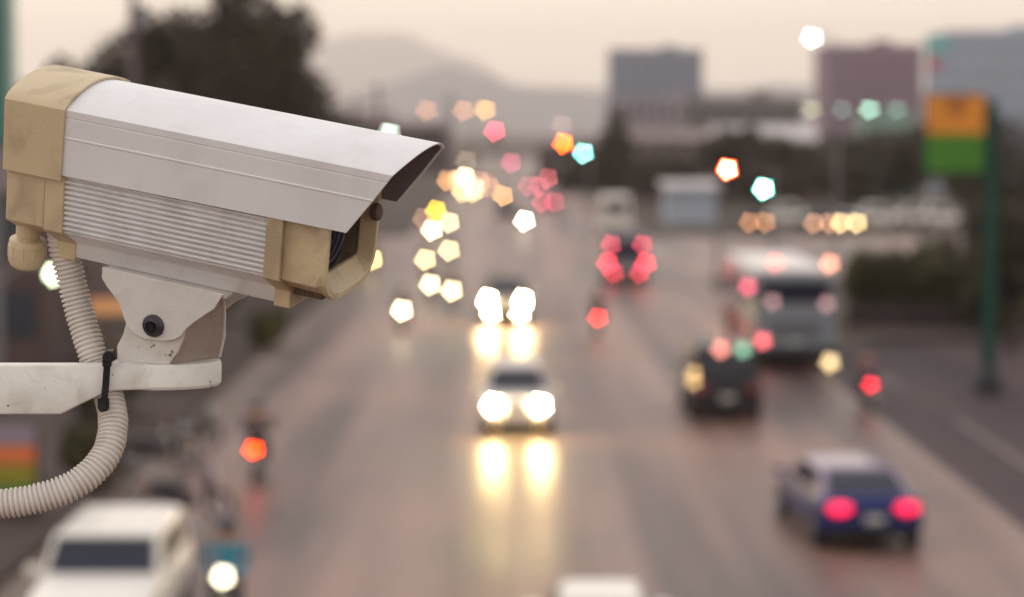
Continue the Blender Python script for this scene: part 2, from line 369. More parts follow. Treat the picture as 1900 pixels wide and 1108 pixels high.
rings = [[hw(110.5, y0, -168), hw(113, y1, -163), hw(110, y1, -163), hw(107.5, y0, -168)], [hw(109.5, y0, -186), hw(114.5, y1, -185), hw(111.5, y1, -185), hw(106.5, y0, -186)],
         [hw(105, y0, -198), hw(115, y1, -203), hw(112, y1, -203), hw(102, y0, -198)], [onplate(101, y0), onplate(112, y1), onplate(109, y1), onplate(98, y0)]]
mb.loft(rings); mb.obj('fork_web', forkb, frk, bevel=.0006)

# ------------------------------------------------------------------ corrugated conduit and cable tie
def catmull(P, n):
    P = [Vector(p) for p in P]; Q = [P[0]*2-P[1]]+P+[P[-1]*2-P[-2]]; o = []
    for i in range(1, len(Q)-2):
        for k in range(n):
            t = k/n; a, b, c, d = Q[i-1:i+3]
            o.append(.5*((2*b)+(c-a)*t+(2*a-5*b+4*c-d)*t*t+(3*b-a-3*c+d)*t**3))
    return o+[P[-1]]
CP = [(-.388, 2.078, 7.425), (-.3870, 2.081, 7.4001), (-.3805, 2.084, 7.3699), (-.3735, 2.083, 7.342), (-.3645, 2.078, 7.3145), (-.3560, 2.0725, 7.292), (-.3445, 2.056, 7.2710), (-.3390, 2.042, 7.2490), (-.3430, 2.026, 7.2255), (-.3620, 2.012, 7.2055), (-.3920, 2.004, 7.1935), (-.4320, 2.000, 7.1875), (-.51, 2.000, 7.182), (-.63, 2.000, 7.180), (-.80, 2.01, 7.185)]
fine = catmull(CP, 60); L = [0]
for a, b in zip(fine, fine[1:]): L.append(L[-1]+(b-a).length)
def at_len(s):
    lo, hi = 0, len(L)-1
    while hi-lo > 1:
        m = (lo+hi)//2
        if L[m] < s: lo = m
        else: hi = m
    t = (s-L[lo])/max(1e-9, L[hi]-L[lo]); return fine[lo].lerp(fine[hi], t)
pts, rs = [], []; pitch = .0041; s = 0; prof = [(0, .0102), (.14, .0102), (.30, .0121), (.48, .01275), (.72, .01275), (.88, .0119)]
while s < L[-1]-pitch:
    for f, r in prof: pts.append(at_len(s+f*pitch)); rs.append(r*(1+.012*math.sin(s*310)))
    s += pitch
mb = MB(); mb.tube(pts, rs, 32)
cmat = weathered('conduit_plastic', (.68, .635, .595), (.34, .26, .21), .48, 30, .50, .80, bump=.08)
tag(mb.obj('conduit', cmat, smooth=True, angle=70), 'pale grey corrugated conduit curving behind and below the bracket arm', 'conduit')
tie = empty('cable_tie', (-.342, 2.035, 7.305), 0, 'black plastic cable tie strapping the conduit to the arm', 'cable tie')
TP = [(-.3405, 2.0325, 7.309), (-.3415, 2.0320, 7.3045), (-.3432, 2.0325, 7.285), (-.3448, 2.033, 7.268), (-.3450, 2.044, 7.2575), (-.3450, 2.068, 7.2560), (-.3460, 2.089, 7.262), (-.3470, 2.092, 7.285), (-.3475, 2.0925, 7.303), (-.3460, 2.075, 7.3105), (-.343, 2.05, 7.3100)]
ring = catmull(TP+[TP[0]], 6)
def strap(pts, wd, th, closed=False):
    m = MB(); rr = []
    N = len(pts)
    for i, p in enumerate(pts):
        t = (pts[min(i+1, N-1)]-pts[max(i-1, 0)]).normalized(); side = Vector((1, 0, 0)); side = (side-t*side.dot(t)).normalized(); nn = t.cross(side)
        rr.append([p+side*wd/2+nn*th/2, p-side*wd/2+nn*th/2, p-side*wd/2-nn*th/2, p+side*wd/2-nn*th/2])
    m.loft(rr); return m
o = strap(ring, .0058, .0013).obj('strap', blackpl, tie, bevel=.0003); o.matrix_parent_inverse = Matrix.Translation((.342, -2.035, -7.305))
mb = MB(); mb.lathe([(.0044, 0), (.0052, .001), (.0052, .0035), (.0044, .0045)], (-.3402, 2.0315, 7.3085), (.1, -1, .05), 24); mb.box((-.3415, 2.030, 7.3035), (.0075, .0045, .006))
o = mb.obj('ratchet_head', blackpl, tie, bevel=.0006); o.matrix_parent_inverse = Matrix.Translation((.342, -2.035, -7.305))
mb = strap([Vector((-.3445, 2.0315, 7.274)), Vector((-.3455, 2.0295, 7.268)), Vector((-.3458, 2.0285, 7.2625))], .0058, .0016); mb.box((-.3450, 2.031, 7.269), (.0095, .004, .009))
o = mb.obj('strap_tail', blackpl, tie, bevel=.0004); o.matrix_parent_inverse = Matrix.Translation((.342, -2.035, -7.305))

# ================================================================== THE STREET
def asphalt(name, c1, c2, rough, rlo, spec=.36):
    m = bpy.data.materials.new(name); m.use_nodes = True; n = m.node_tree; b = n.nodes['Principled BSDF']
    t = n.nodes.new('ShaderNodeTexCoord')
    def noi(scale, vec, det=5):
        mp = n.nodes.new('ShaderNodeMapping'); mp.inputs['Scale'].default_value = vec; n.links.new(t.outputs['Object'], mp.inputs[0])
        x = n.nodes.new('ShaderNodeTexNoise'); x.inputs['Scale'].default_value = scale; x.inputs['Detail'].default_value = det; n.links.new(mp.outputs[0], x.inputs[0]); return x
    a = noi(1, (.55, .018, 1)); p = noi(1, (.16, .10, 1)); g = noi(60, (1, 1, 1), 3)
    r = n.nodes.new('ShaderNodeValToRGB'); r.color_ramp.elements[0].position = .42; r.color_ramp.elements[1].position = .59
    r.color_ramp.elements[0].color = (*c1, 1); r.color_ramp.elements[1].color = (*c2, 1)
    s = n.nodes.new('ShaderNodeMath'); s.operation = 'MULTIPLY_ADD'; s.inputs[1].default_value = .6
    s2 = n.nodes.new('ShaderNodeMath'); s2.operation = 'MULTIPLY'; s2.inputs[1].default_value = .4
    n.links.new(p.outputs['Fac'], s2.inputs[0]); n.links.new(a.outputs['Fac'], s.inputs[0]); n.links.new(s2.outputs[0], s.inputs[2]); n.links.new(s.outputs[0], r.inputs[0])
    n.links.new(r.outputs[0], b.inputs['Base Color'])
    rr = n.nodes.new('ShaderNodeMapRange'); rr.inputs['From Min'].default_value = .35; rr.inputs['From Max'].default_value = .65; rr.inputs['To Min'].default_value = rlo; rr.inputs['To Max'].default_value = rough
    n.links.new(p.outputs['Fac'], rr.inputs['Value']); n.links.new(rr.outputs[0], b.inputs['Roughness']); b.inputs['Specular IOR Level'].default_value = spec
    bp = n.nodes.new('ShaderNodeBump'); bp.inputs['Strength'].default_value = .25; bp.inputs['Distance'].default_value = .01
    n.links.new(g.outputs['Fac'], bp.inputs['Height']); n.links.new(bp.outputs[0], b.inputs['Normal'])
    return m
M_road = asphalt('road_asphalt', (.050, .024, .022), (.250, .148, .122), .47, .37)
M_side = asphalt('side_asphalt', (.034, .021, .028), (.066, .042, .046), .7, .6, .14)
M_gut = pmat('gutter_concrete', (.15, .115, .095), .7, var=.15, vscale=.5)
M_pave = pmat('pavement_blocks', (.040, .024, .020), .8, var=.35, vscale=.7)
M_paint = pmat('road_paint', (.17, .14, .135), .6, var=.3, vscale=2.)
def sheet(name, x0, x1, y0, y1, z, m):
    mb = MB(); mb.add([(x0, y0, z), (x1, y0, z), (x1, y1, z), (x0, y1, z)], [(0, 1, 2, 3)])
    return tag(mb.obj(name, m), kind='structure')
sheet('ground', -7000, 7000, -40, 14000, 0, pmat('ground_soil', (.07, .055, .045), .9, var=.3, vscale=.05))
sheet('road', -7.3, 9.6, -20, 620, .004, M_road)
sheet('cross_road', -60, 120, 122, 168, .008, M_road)
sheet('side_road', 9.6, 30, -20, 84, .006, M_side)
sheet('gutter', -8.4, -7.3, -20, 121.9, .005, M_gut)
for i, (x, y0, ln) in enumerate([(11.4, 52, 10), (11.2, 70, 6)]): sheet('lane_marking', x, x+.16, y0, y0+ln, .010, M_paint)
sheet('lane_marking', 9.35, 9.5, 20, 120, .009, pmat('worn_paint', (.24, .18, .16), .6))
for y in range(24, 118, 9):
    for x in (-3.6, 1.75): sheet('lane_marking', x, x+.12, y, y+3, .0085, pmat('worn_paint', (.24, .18, .16), .6))
mb = MB()
mb.box((-15.4, 50, .08), (14, 140, .16)); o = mb.obj('pavement', M_pave, bevel=.03); tag(o, kind='structure')
mb = MB(); mb.box((56, 101, .08), (87, 33, .16)); tag(mb.obj('pavement', M_pave, bevel=.03), kind='structure')

# ---------------------------------------------------------------- vegetation
leafmats = {}
def leafmat(name, a, b, sc_=.6): return pmat(name, a, .7, col2=b, vscale=sc_)
Ldark = leafmat('foliage_dark', (.024, .017, .014), (.082, .062, .038))
Lmid = leafmat('foliage_olive', (.030, .028, .012), (.105, .09, .030))
Mbark = pmat('bark', (.06, .045, .04), .85, var=.4, vscale=6.)
def crown_mesh(lobes, nleaf, size, seed):
    rnd = random.Random(seed); mb = MB(); tot = sum(l[3]*l[4]*l[5] for l in lobes)
    for l in lobes:
        k = int(nleaf*l[3]*l[4]*l[5]/tot)
        for _ in range(k):
            while True:
                p = Vector((rnd.uniform(-1, 1), rnd.uniform(-1, 1), rnd.uniform(-1, 1)))
                if .25 < p.length < 1: break
            p = p*(.55+.45*rnd.random()**.4)
            c = Vector((l[0]+p.x*l[3], l[1]+p.y*l[4], l[2]+p.z*l[5]))
            a = Vector((rnd.gauss(0, 1), rnd.gauss(0, 1), rnd.gauss(0, 1))).normalized(); b = a.orthogonal().normalized(); s = size*rnd.uniform(.6, 1.4)
            mb.add([c-a*s*.5, c+b*s*.32, c+a*s*.5, c-b*s*.32], [(0, 1, 2, 3)])
    return mb
def lobes_for(w_, h_, z0, seed, k=9):
    rnd = random.Random(seed); L_ = [(0, 0, z0+h_*.5, w_*.36, w_*.36, h_*.42)]
    for i in range(k):
        a = rnd.uniform(0, math.tau); r = w_*.30*rnd.uniform(.6, 1.1); zz = z0+h_*rnd.uniform(.18, .86); q = rnd.uniform(.15, .26)
        L_.append((math.cos(a)*r, math.sin(a)*r, zz, w_*q, w_*q, h_*q*.9))
    return L_
def tree(loc, w_, h_, z0, label, m=None, n=4200, leaf=.45, seed=1, name='tree', group=None, cat='tree', lob=None):
    t = empty(name, loc, 0, label, cat, group)
    mb = MB(); rnd = random.Random(seed); r = .022*h_+.06
    mb.tube([(0, 0, 0), (.05, 0, z0*.5), (.1, .05, z0), (.0, .1, z0+(h_-z0)*.5), (.05, 0, z0+(h_-z0)*.8)], [r*1.3, r, r*.9, r*.5, r*.15], 10)
    for i in range(6):
        a = i*math.tau/6+rnd.random(); zz = z0*rnd.uniform(.8, 1.1)+.1
        mb.tube([(0, 0, zz), (math.cos(a)*w_*.14, math.sin(a)*w_*.14, zz+(h_-z0)*.2), (math.cos(a)*w_*.3, math.sin(a)*w_*.3, zz+(h_-z0)*.45)], [r*.5, r*.35, r*.1], 7)
    mb.obj('trunk', Mbark, t, smooth=True)
    crown_mesh(lob or lobes_for(w_, h_-z0, z0, seed), n, leaf, seed).obj('crown', m or Ldark, t)
    return t
def shrub(loc, w_, d_, h_, label, m=None, n=1600, leaf=.22, seed=1, group=None, name='shrub', stuff=False):
    rnd = random.Random(seed); L_ = []
    k = max(5, int(w_*d_/1.2))
    for i in range(k): L_.append((rnd.uniform(-.5, .5)*w_*.7, rnd.uniform(-.5, .5)*d_*.7, h_*rnd.uniform(.3, .6), w_*.26, d_*.26, h_*.42))
    mb = crown_mesh(L_, n, leaf, seed)
    t = empty(name, loc, 0, label, 'shrub', group); mb.obj('foliage', m or Lmid, t)
    mb = MB()
    for i in range(5): mb.tube([(rnd.uniform(-.3, .3)*w_*.3, 0, 0), (rnd.uniform(-.4, .4)*w_, rnd.uniform(-.3, .3)*d_, h_*.7)], [.05, .02], 6)
    mb.obj('stem', Mbark, t)
    return t
tree((X(440, 120), 120, 0), 11, 15.2, 3.6, 'tallest dark broadleaf tree rising behind the surveillance camera', n=17000, leaf=.42, seed=3,
     lob=[(0, 0, 9.2, 4.0, 4, 4.6), (-3.6, 0, 8.2, 2.8, 3, 3.2), (3.0, 0, 8.0, 2.3, 2.6, 3.4), (.6, 0, 12.6, 2.4, 2.4, 2.2), (-2.6, 1, 11.8, 2.4, 2.2, 2.0), (2.2, -1, 11.2, 1.7, 2, 2.1), (3.9, 0, 5.8, 1.6, 2, 2.2), (-1.6, -1.5, 5.4, 3, 2.6, 2.4), (-5.6, 0, 7.5, 1.6, 2, 2.6), (-5.0, 0, 10.6, 2.5, 2.4, 2.1), (-7.0, .5, 9.0, 2.2, 2.2, 2.3), (-4.2, -.5, 12.2, 1.6, 1.5, 1.2), (2.9, 0, 12.4, 1.6, 1.5, 1.6), (0, -1, 14.2, 1.5, 1.4, 1.0), (4.7, 0, 7.2, 1.0, 1, 1.6)])
tree((X(250, 105), 105, 0), 7, 9.5, 2.8, 'low dark tree left of the tall one, half hidden by the camera', seed=5, n=4500)
tree((X(70, 95), 95, 0), 4.6, 10.4, 2.6, 'small round dark tree at the left edge beside the green signboard', seed=8, n=3500)
tree((X(560, 140), 140, 0), 6, 8.6, 2.2, 'bushy dark tree right of the tall one above the camera body', seed=11, n=3500)
tree((X(650, 190), 190, 0), 7, 9.5, 2.2, 'distant hazy tree beyond the visor on the left kerb', seed=12, n=2500, leaf=.6)
tree((X(1140, 250), 250, 0), 6.2, 9.8, 1.6, 'dark conical tree right of the twin orange and green signals', seed=14, n=4200, leaf=.5,
     lob=[(0, 0, 3.2, 3.2, 3, 2.8), (0, 0, 5.6, 2.4, 2.2, 2.4), (0.2, 0, 7.8, 1.5, 1.4, 1.9), (-2.6, 0, 2.6, 2.2, 2, 2.3), (-4.6, 0, 2.4, 2, 2, 2)])
for i, (px, D, w_, h_, lab) in enumerate([(1235, 228, 8, 5.2, 'low dark tree directly behind the small pale blue shop'), (1420, 205, 6, 4.6, 'low dark tree just above the green signal lamp'), (1560, 208, 7, 5.0, 'low dark tree behind the middle of the parked cars'), (1350, 235, 7, 8.6, 'dark tree directly above the red signal lamp'), (1480, 225, 10, 7.2, 'broad dark tree left of the row of pale canopy lamps'),
      (1600, 232, 11, 8.0, 'wide dark tree below the row of pale canopy lamps'), (1690, 215, 8, 8.4, 'dark tree just left of the orange and green board'),
      (1790, 190, 9, 8.8, 'dark tree behind the orange and green board'), (1885, 110, 6, 9.0, 'dark brown tree at the right edge beyond the green pole'), (1880, 82, 3.4, 5.6, 'dark bush like tree nearest the right edge of the view')]):
    tree((X(px, D), D, 0), w_, h_, 1.2, lab, seed=20+i, n=4200, leaf=.5 if D > 150 else .3, group='trees along the right of the junction')
for i, (px, D, w_, d_, h_, lab) in enumerate([(1645, 93, 3.4, 3, 3.0, 'clipped olive shrub at the left end of the right hand hedge'), (1712, 94, 3.6, 3.2, 3.5, 'tallest olive shrub in the middle of the right hand hedge'),
      (1776, 92, 3.0, 3, 3.0, 'olive shrub in the right hand hedge next to the green pole'), (1880, 88, 3.2, 3, 3.1, 'olive shrub in the hedge right of the green pole')]):
    shrub((X(px, D), D, .16), w_, d_, h_, lab, seed=40+i, n=5200, leaf=.22, group='hedge shrubs by the green pole')
mb = MB(); mb.box((X(1755, 91), 90.2, .5), (7.6, .35, 1.0)); tag(mb.obj('planter_wall', pmat('planter_stone', (.05, .036, .036), .8, var=.3, vscale=1.), bevel=.04), 'low dark stone planter wall in front of the hedge', 'wall')
for i, (px, D, w_, d_, h_, m, lab) in enumerate([(490, 82, 1.5, 3, 1.5, Lmid, 'dark green kerbside bush under the front of the camera housing'), (330, 70, 2, 3, 1.5, Lmid, 'bush on the pavement seen just under the camera bracket fork'),
      (60, 78, 3, 4, 4.6, Ldark, 'large dark bush at the left edge behind the cable gland'), (210, 62, 2, 3, 2.0, Ldark, 'dark bush behind the corrugated conduit'), (395, 92, 2.4, 4, 2.2, Ldark, 'dark bush behind the underside of the camera housing'), (600, 150, 2.6, 5, 2.6, Lmid, 'olive bush at the kerb just right of the bezel, far off'), (20, 92, 3.6, 4, 4.2, Lmid, 'olive green bush at the far left edge behind the rear cap'), (560, 112, 2, 4, 2.0, Lmid, 'distant kerbside bush beyond the visor'), (150, 50, 1.6, 2.4, 1.3, Lmid, 'low olive bush behind the bend of the conduit')]):
    shrub((X(px, D), D, .16), w_, d_, h_, lab, m, seed=60+i, n=1800, leaf=.2, group='bushes along the left pavement')

# ---------------------------------------------------------------- buildings
M_glass = pmat('window_dark', (.05, .055, .07), .12)
def building(name, loc, w_, d_, h_, wallm, rows, cols, label, winm=None, roof='flat', band=None, cat='building', rz=0., wfrac=.6, hfrac=.55, z0=1.0):
    t = empty(name, loc, rz, label, cat)
    mb = MB(); mb.box((0, d_/2, h_/2), (w_, d_, h_)); mb.obj('wall', wallm, t)
    if roof == 'flat':
        mb = MB()
        for c, s in (((0, .15, h_+.35), (w_+.3, .3, .7)), ((0, d_-.15, h_+.35), (w_+.3, .3, .7)), ((-w_/2, d_/2, h_+.35), (.3, d_-.6, .7)), ((w_/2, d_/2, h_+.35), (.3, d_-.6, .7))): mb.box(c, s)
        r = mb.obj('parapet', wallm, t)
        mb = MB(); mb.box((w_*.15, d_*.5, h_+.8), (w_*.18, d_*.3, 1.6)); mb.obj('roof_plant_room', wallm, t)
    else:
        mb = MB(); mb.add([(-w_/2-.4, -.5, h_), (w_/2+.4, -.5, h_), (w_/2+.4, d_+.5, h_), (-w_/2-.4, d_+.5, h_), (-w_/2-.4, d_/2, h_+roof), (w_/2+.4, d_/2, h_+roof)], [(0, 1, 5, 4), (2, 3, 4, 5), (0, 4, 3), (1, 2, 5), (0, 3, 2, 1)])
        mb.obj('roof', band or wallm, t)
    fh = (h_-z0)/rows; fw = w_/cols
    if rows*cols <= 100:
        for i in range(rows):
            for j in range(cols):
                mb = MB(); mb.box((-w_/2+fw*(j+.5), -.02, z0+fh*(i+.5)), (fw*wfrac, .10, fh*hfrac)); f = mb.obj('window', winm or M_glass, t)
    if band and roof == 'flat':
        mb = MB(); mb.box((0, -.1, .6*fh), (w_+.2, .6, fh*.9)); mb.obj('ground_floor_canopy', band, t)
    return t
mG = pmat('wall_grey_blue', (.26, .28, .34), .7, var=.08, vscale=.1); mP = pmat('wall_mauve', (.29, .21, .26), .7, var=.08, vscale=.1)
mB = pmat('wall_steel_blue', (.36, .41, .50), .6, var=.06, vscale=.1); mW = pmat('wall_white', (.55, .52, .52), .7, var=.08, vscale=.3)
mBr = pmat('wall_brown', (.10, .07, .07), .8, var=.2, vscale=.3); mRf = pmat('roof_sheet', (.22, .17, .16), .6, var=.15, vscale=.4); mTe = pmat('roof_teal', (.15, .32, .30), .5)
building('office_block', (X(1217, 520), 520, 0), 19.8, 14, Z(92, 520)-.7, mG, 7, 8, 'grey blue slab block alone on the skyline right of centre', winm=pmat('window_grey', (.20, .22, .28), .2))
building('hall', (X(1225, 500), 495, 0), 22.5, 10, Z(188, 495), pmat('wall_pale_mauve', (.34, .30, .34), .7, var=.05, vscale=.2), 3, 10, 'pale low block in front of the grey slab block', band=mW)
building('department_store', (X(1620, 370), 370, 0), 14.6, 16, Z(84, 370)-.7, mP, 5, 6, 'mauve block on the skyline right of the high white lamp', winm=pmat('window_mauve', (.24, .175, .22), .3))
building('tower_block', (X(1880, 320), 320, 0), 17.5, 18, Z(58, 320)-.7, mB, 6, 8, 'tall steel blue block cut by the right edge', winm=pmat('window_blue', (.31, .36, .45), .25))
building('shop', (X(1283, 192), 192, 0), 4.0, 5, 2.9, pmat('wall_pale_blue', (.42, .47, .56), .6, var=.1, vscale=.6), 1, 3, 'small pale blue shop below and right of the conical tree', winm=pmat('window_pale', (.3, .36, .45), .3), roof=.5, band=mW)
building('shop', (X(1245, 260), 260, 0), 9, 7, Z(262, 260), mBr, 2, 5, 'brown two storey shophouse behind the small blue shop', winm=pmat('window_lighter', (.30, .26, .26), .4), roof=1.2, band=mRf)
building('shop', (X(1420, 250), 250, 0), 10, 7, Z(262, 250), mBr, 2, 5, 'brown shophouse with pale roof between the dark trees', winm=pmat('window_lighter', (.30, .26, .26), .4), roof=1.7, band=mW)
building('shop', (X(1560, 262), 262, 0), 8, 7, Z(300, 262), mBr, 1, 5, 'low brown shop behind the row of parked cars', roof=1.0, band=mRf)
building('shop', (X(1650, 262), 262, 0), 6, 7, Z(225, 262), pmat('wall_green', (.24, .36, .31), .6, var=.08, vscale=.3), 2, 4, 'pale green petrol station block behind the canopy lamps', band=mTe)
building('shop', (X(1380, 330), 330, 0), 16, 7, Z(190, 330), pmat('wall_hazy', (.22, .2, .2), .7), 3, 7, 'hazy grey block between the slab block and mauve block')
building('shop', (X(560, 300), 300, 0), 22, 9, Z(230, 300), mBr, 2, 7, 'distant brown shop row left of the road under the hills', roof=1.6, band=mRf)
building('shop', (X(-190, 70), 74, 0), 7, 12, 5.6, mBr, 2, 4, 'dark brown shop front at the left edge behind the arm', winm=M_glass, roof=1.2, band=mBr, z0=.6)
building('shop', (X(775, 420), 420, 0), 10, 9, Z(235, 420), mBr, 2, 5, 'small far brown building left of the distant headlights', roof=1.2, band=mRf)
building('shop', (X(1060, 330), 330, 0), 9, 9, Z(270, 330), mBr, 2, 5, 'far brown building below the orange signal lamp', roof=1.2, band=mRf)
for i, (px, D, h_) in enumerate([(700, 210, 11.5), (835, 300, 12.0), (660, 160, 9.8), (250, 92, 14.5)]):
    t = empty('utility_pole', (X(px, D), D, 0), 0, ['slim concrete utility pole beyond the visor tip', 'most distant utility pole left of the headlights', 'utility pole behind the middle of the visor', 'tall utility pole in front of the tall dark tree'][i], 'pole', 'concrete utility poles')
    mb = MB(); mb.cyl((0, 0, 0), (0, 0, h_), .2, .13, 12); mb.obj('mast', pmat('pole_concrete', (.16, .12, .14), .8, var=.1), t, smooth=True)
    mb = MB(); mb.box((0, 0, h_-.6), (2.0, .12, .12)); mb.box((0, 0, h_-1.5), (1.6, .12, .12)); mb.obj('crossarm', pmat('pole_concrete', (.16, .12, .14), .8), t)
    mb = MB(); mb.cyl((.35, 0, h_-3.2), (.35, 0, h_-2.3), .25, .25, 14); mb.obj('transformer', pmat('grey_steel', (.2, .2, .22), .4, .4), t, smooth=True)
# hills
def hill(name, y, pts, thick, m, label=None):
    mb = MB(); n_ = 60; rnd = random.Random(int(y)); V = []; F_ = []
    rows = 10
    for j in range(rows+1):
        f = j/rows; prof = math.sin(math.pi*f)
        for i in range(n_+1):
            u = i/n_; x = pts[0][0]+(pts[-1][0]-pts[0][0])*u; z = 0
            for (xa, za), (xb, zb) in zip(pts, pts[1:]):
                if xa <= x <= xb: k = (x-xa)/(xb-xa); k = k*k*(3-2*k); z = za+(zb-za)*k
            V.append((x, y+(f-.5)*thick, z*prof*(1+.05*rnd.uniform(-1, 1))-2*(1-prof)))
    for j in range(rows):
        for i in range(n_): a = j*(n_+1)+i; F_.append((a, a+1, a+n_+2, a+n_+1))
    mb.add(V, F_); return tag(mb.obj(name, m, smooth=True, angle=180), label, kind='structure')
mh = pmat('hill_forest', (.15, .155, .185), .9, var=.12, vscale=.01)
def hp(D, L_): return [(X(a, D), Z(b, D)) for a, b in L_]
hill('far_hill', 12500, hp(12500, [(-200, 190), (300, 160), (560, 95), (650, 62), (740, 60), (860, 105), (960, 160), (1100, 200), (1300, 225), (1500, 235)]), 2000, mh)
hill('near_hill', 5600, hp(5600, [(0, 225), (520, 215), (660, 190), (740, 150), (820, 122), (880, 128), (950, 160), (1060, 165), (1150, 160), (1300, 165), (1450, 158), (1600, 175), (1900, 150), (2100, 160)]), 1000, mh)

# ---------------------------------------------------------------- pole, signs
mGreen = pmat('pole_green', (.008, .060, .046), .5, spec=.15)
t = empty('sign_pole', (X(1838, 68.7), 68.7, .0), 0, 'thick dark green pole standing on the right pavement', 'pole')
mb = MB(); mb.cyl((0, 0, .0), (0, 0, 8.3), .21, .17, 20); mb.obj('shaft', mGreen, t, smooth=True)
mb = MB(); mb.lathe([(.42, 0), (.42, .35), (.34, .42), (.26, .75), (.22, .8)], (0, 0, 0), (0, 0, 1), 20); mb.obj('base', pmat('base_dark', (.03, .03, .035), .6), t, smooth=True)
mb = MB(); mb.cyl((-.15, 0, 7.9), (-1.9, 0, 7.9), .05); mb.cyl((-.15, 0, 6.5), (-1.9, 0, 6.5), .05); mb.obj('arm', mGreen, t, smooth=True)
s = empty('hanging_sign', (X(1768, 68.6), 68.45, 7.38), 0, 'square hanging board, orange above green, beside the green pole', 'sign')
mb = MB(); mb.box((0, 0, 0), (1.72, .10, 2.26)); mb.obj('frame', mGreen, s, bevel=.02)
mb = MB(); mb.box((0, -.06, .53), (1.62, .03, 1.08)); mb.obj('orange_panel', pmat('sign_orange', (.72, .27, .035), .45, var=.15, vscale=1.2), s)
mb = MB(); mb.box((0, -.06, -.56), (1.62, .03, 1.06)); mb.obj('green_panel', pmat('sign_green', (.055, .20, .02), .45, var=.1, vscale=1.), s)
mb = MB(); mb.loft([[(-.38, -.082, 1.02), (.42, -.082, 1.02), (.26, -.082, .58), (.02, -.082, .42), (-.22, -.082, .60)], [(-.38, -.074, 1.02), (.42, -.074, 1.02), (.26, -.074, .58), (.02, -.074, .42), (-.22, -.074, .60)]]); mb.obj('brown_emblem', pmat('sign_brown', (.42, .15, .03), .5), s)
s = empty('market_sign', (X(8, 46), 46, 0), 0, 'low stall signboard with orange and green stripes on the left pavement', 'sign')
mb = MB(); mb.box((0, 0, .95), (1.25, .16, 1.7)); mb.obj('board', pmat('board_dark', (.05, .045, .06), .5), s, bevel=.02)
for z, c, n_ in ((1.66, (.30, .25, .32), 'pale_strip'), (1.30, (.75, .20, .07), 'orange_strip'), (.93, (.32, .27, .03), 'olive_strip'), (.60, (.10, .20, .05), 'green_strip')):
    mb = MB(); mb.box((0, -.095, z), (1.1, .03, .33)); mb.obj(n_, pmat('strip_'+n_, c, .4), s)
mb = MB(); mb.box((-.5, 0, .08), (.08, .5, .16)); mb.box((.5, 0, .08), (.08, .5, .16)); mb.obj('foot', blackpl, s)
s = empty('tall_signboard', (X(-8, 64), 64, 0), 0, 'tall dark green signboard with pale edge cut by the left edge', 'sign')
mb = MB(); mb.box((0, 0, 9.8), (.86, .3, 5.4)); mb.obj('board', pmat('board_green', (.06, .17, .14), .5), s, bevel=.02)
mb = MB(); mb.box((.50, 0, 9.0), (.16, .34, 4.6)); mb.obj('pale_edge', pmat('board_mint', (.38, .52, .46), .5), s)
mb = MB(); mb.cyl((0, 0, 0), (0, 0, 7.2), .12); mb.obj('post', pmat('grey_steel', (.2, .2, .22), .4, .4), s, smooth=True)
s = empty('pylon_sign', (X(1738, 290), 290, 0), 0, 'slim pylon sign, teal top over pink, between two skyline blocks', 'sign')
mb = MB(); mb.box((0, 0, 9), (2.6, .6, 18)); mb.obj('pylon', mB, s)
mb = MB(); mb.box((-.3, -.34, Z(85, 290)), (2.6, .1, 2.4)); mb.obj('teal_panel', pmat('panel_teal', (.20, .50, .50), .4), s)
mb = MB(); mb.box((-.6, -.34, Z(118, 290)), (1.6, .1, 1.8)); mb.obj('pink_panel', pmat('panel_pink', (.48, .16, .24), .4), s)

# ---------------------------------------------------------------- street lamps and signals
mst = pmat('grey_steel', (.2, .2, .22), .4, .4)
def street_lamp(px, py, D, col, label, group='street lamps along the road', side=1, dia=.5):
    z = Z(py, D); x = X(px, D)
    t = empty('street_lamp', (x+side*1.6, D, 0), 0, label, 'street lamp', group)
    mb = MB(); mb.tube([(0, 0, 0), (0, 0, z*.8), (-side*.1, 0, z*.95), (-side*.6, 0, z+.25), (-side*1.3, 0, z+.3)], [.11, .08, .06, .05, .04], 8); mb.obj('mast', mst, t, smooth=True)
    mb = MB(); mb.box((-side*1.6, .12, z+.12), (.9, .36, .16)); mb.obj('lamp_head', mst, t, bevel=.04)
    mb = MB(); mb.lathe([(dia*.30, -.30), (dia*.5, -.16), (dia*.5, 0.0), (dia*.35, .04)], (-side*1.6, 0, z+.1), (0, 0, 1), 14); mb.obj('lamp', lit(col, dia*.75, D), t)
SL = [(792, 205, 350, (.36, .15, .07), 'left most of three far amber street lamps', .9), (860, 205, 330, (.44, .19, .09), 'middle one of three far amber street lamps', .9), (900, 204, 310, (.80, .40, .11), 'brightest and right most of three far amber street lamps', .9),
      (1504, 71, 150, (1.1, 1.15, 1.0), 'high white street lamp left of the mauve block', .5), (1504, 203, 230, (.20, .21, .12), 'dim olive lamp at the left of the canopy lamp row', .8), (1558, 203, 232, (.10, .14, .13), 'faint grey lamp second in the canopy lamp row', .8),
      (1611, 203, 234, (.30, .56, .42), 'bright mint lamp third in the canopy lamp row', .8), (1663, 203, 236, (.07, .13, .10), 'faint lamp at the right of the canopy lamp row', .8), (722, 247, 260, (.9, 1.1, .9), 'white lamp peeping over the visor edge', .8),
      (1042, 232, 300, (.16, .10, .09), 'faint reddish lamp above the orange signal', .7), (865, 298, 300, (.18, .13, .09), 'dim beige lamp above the far headlight cluster', .7)]
for px, py, D, c, lab, dia in SL: street_lamp(px, py, D, c, lab, side=-1 if px < 950 else 1, dia=dia)
Lens_off = {0: emat((.10, .01, .005), .15), 1: emat((.10, .06, .005), .12), 2: emat((.01, .08, .05), .12)}
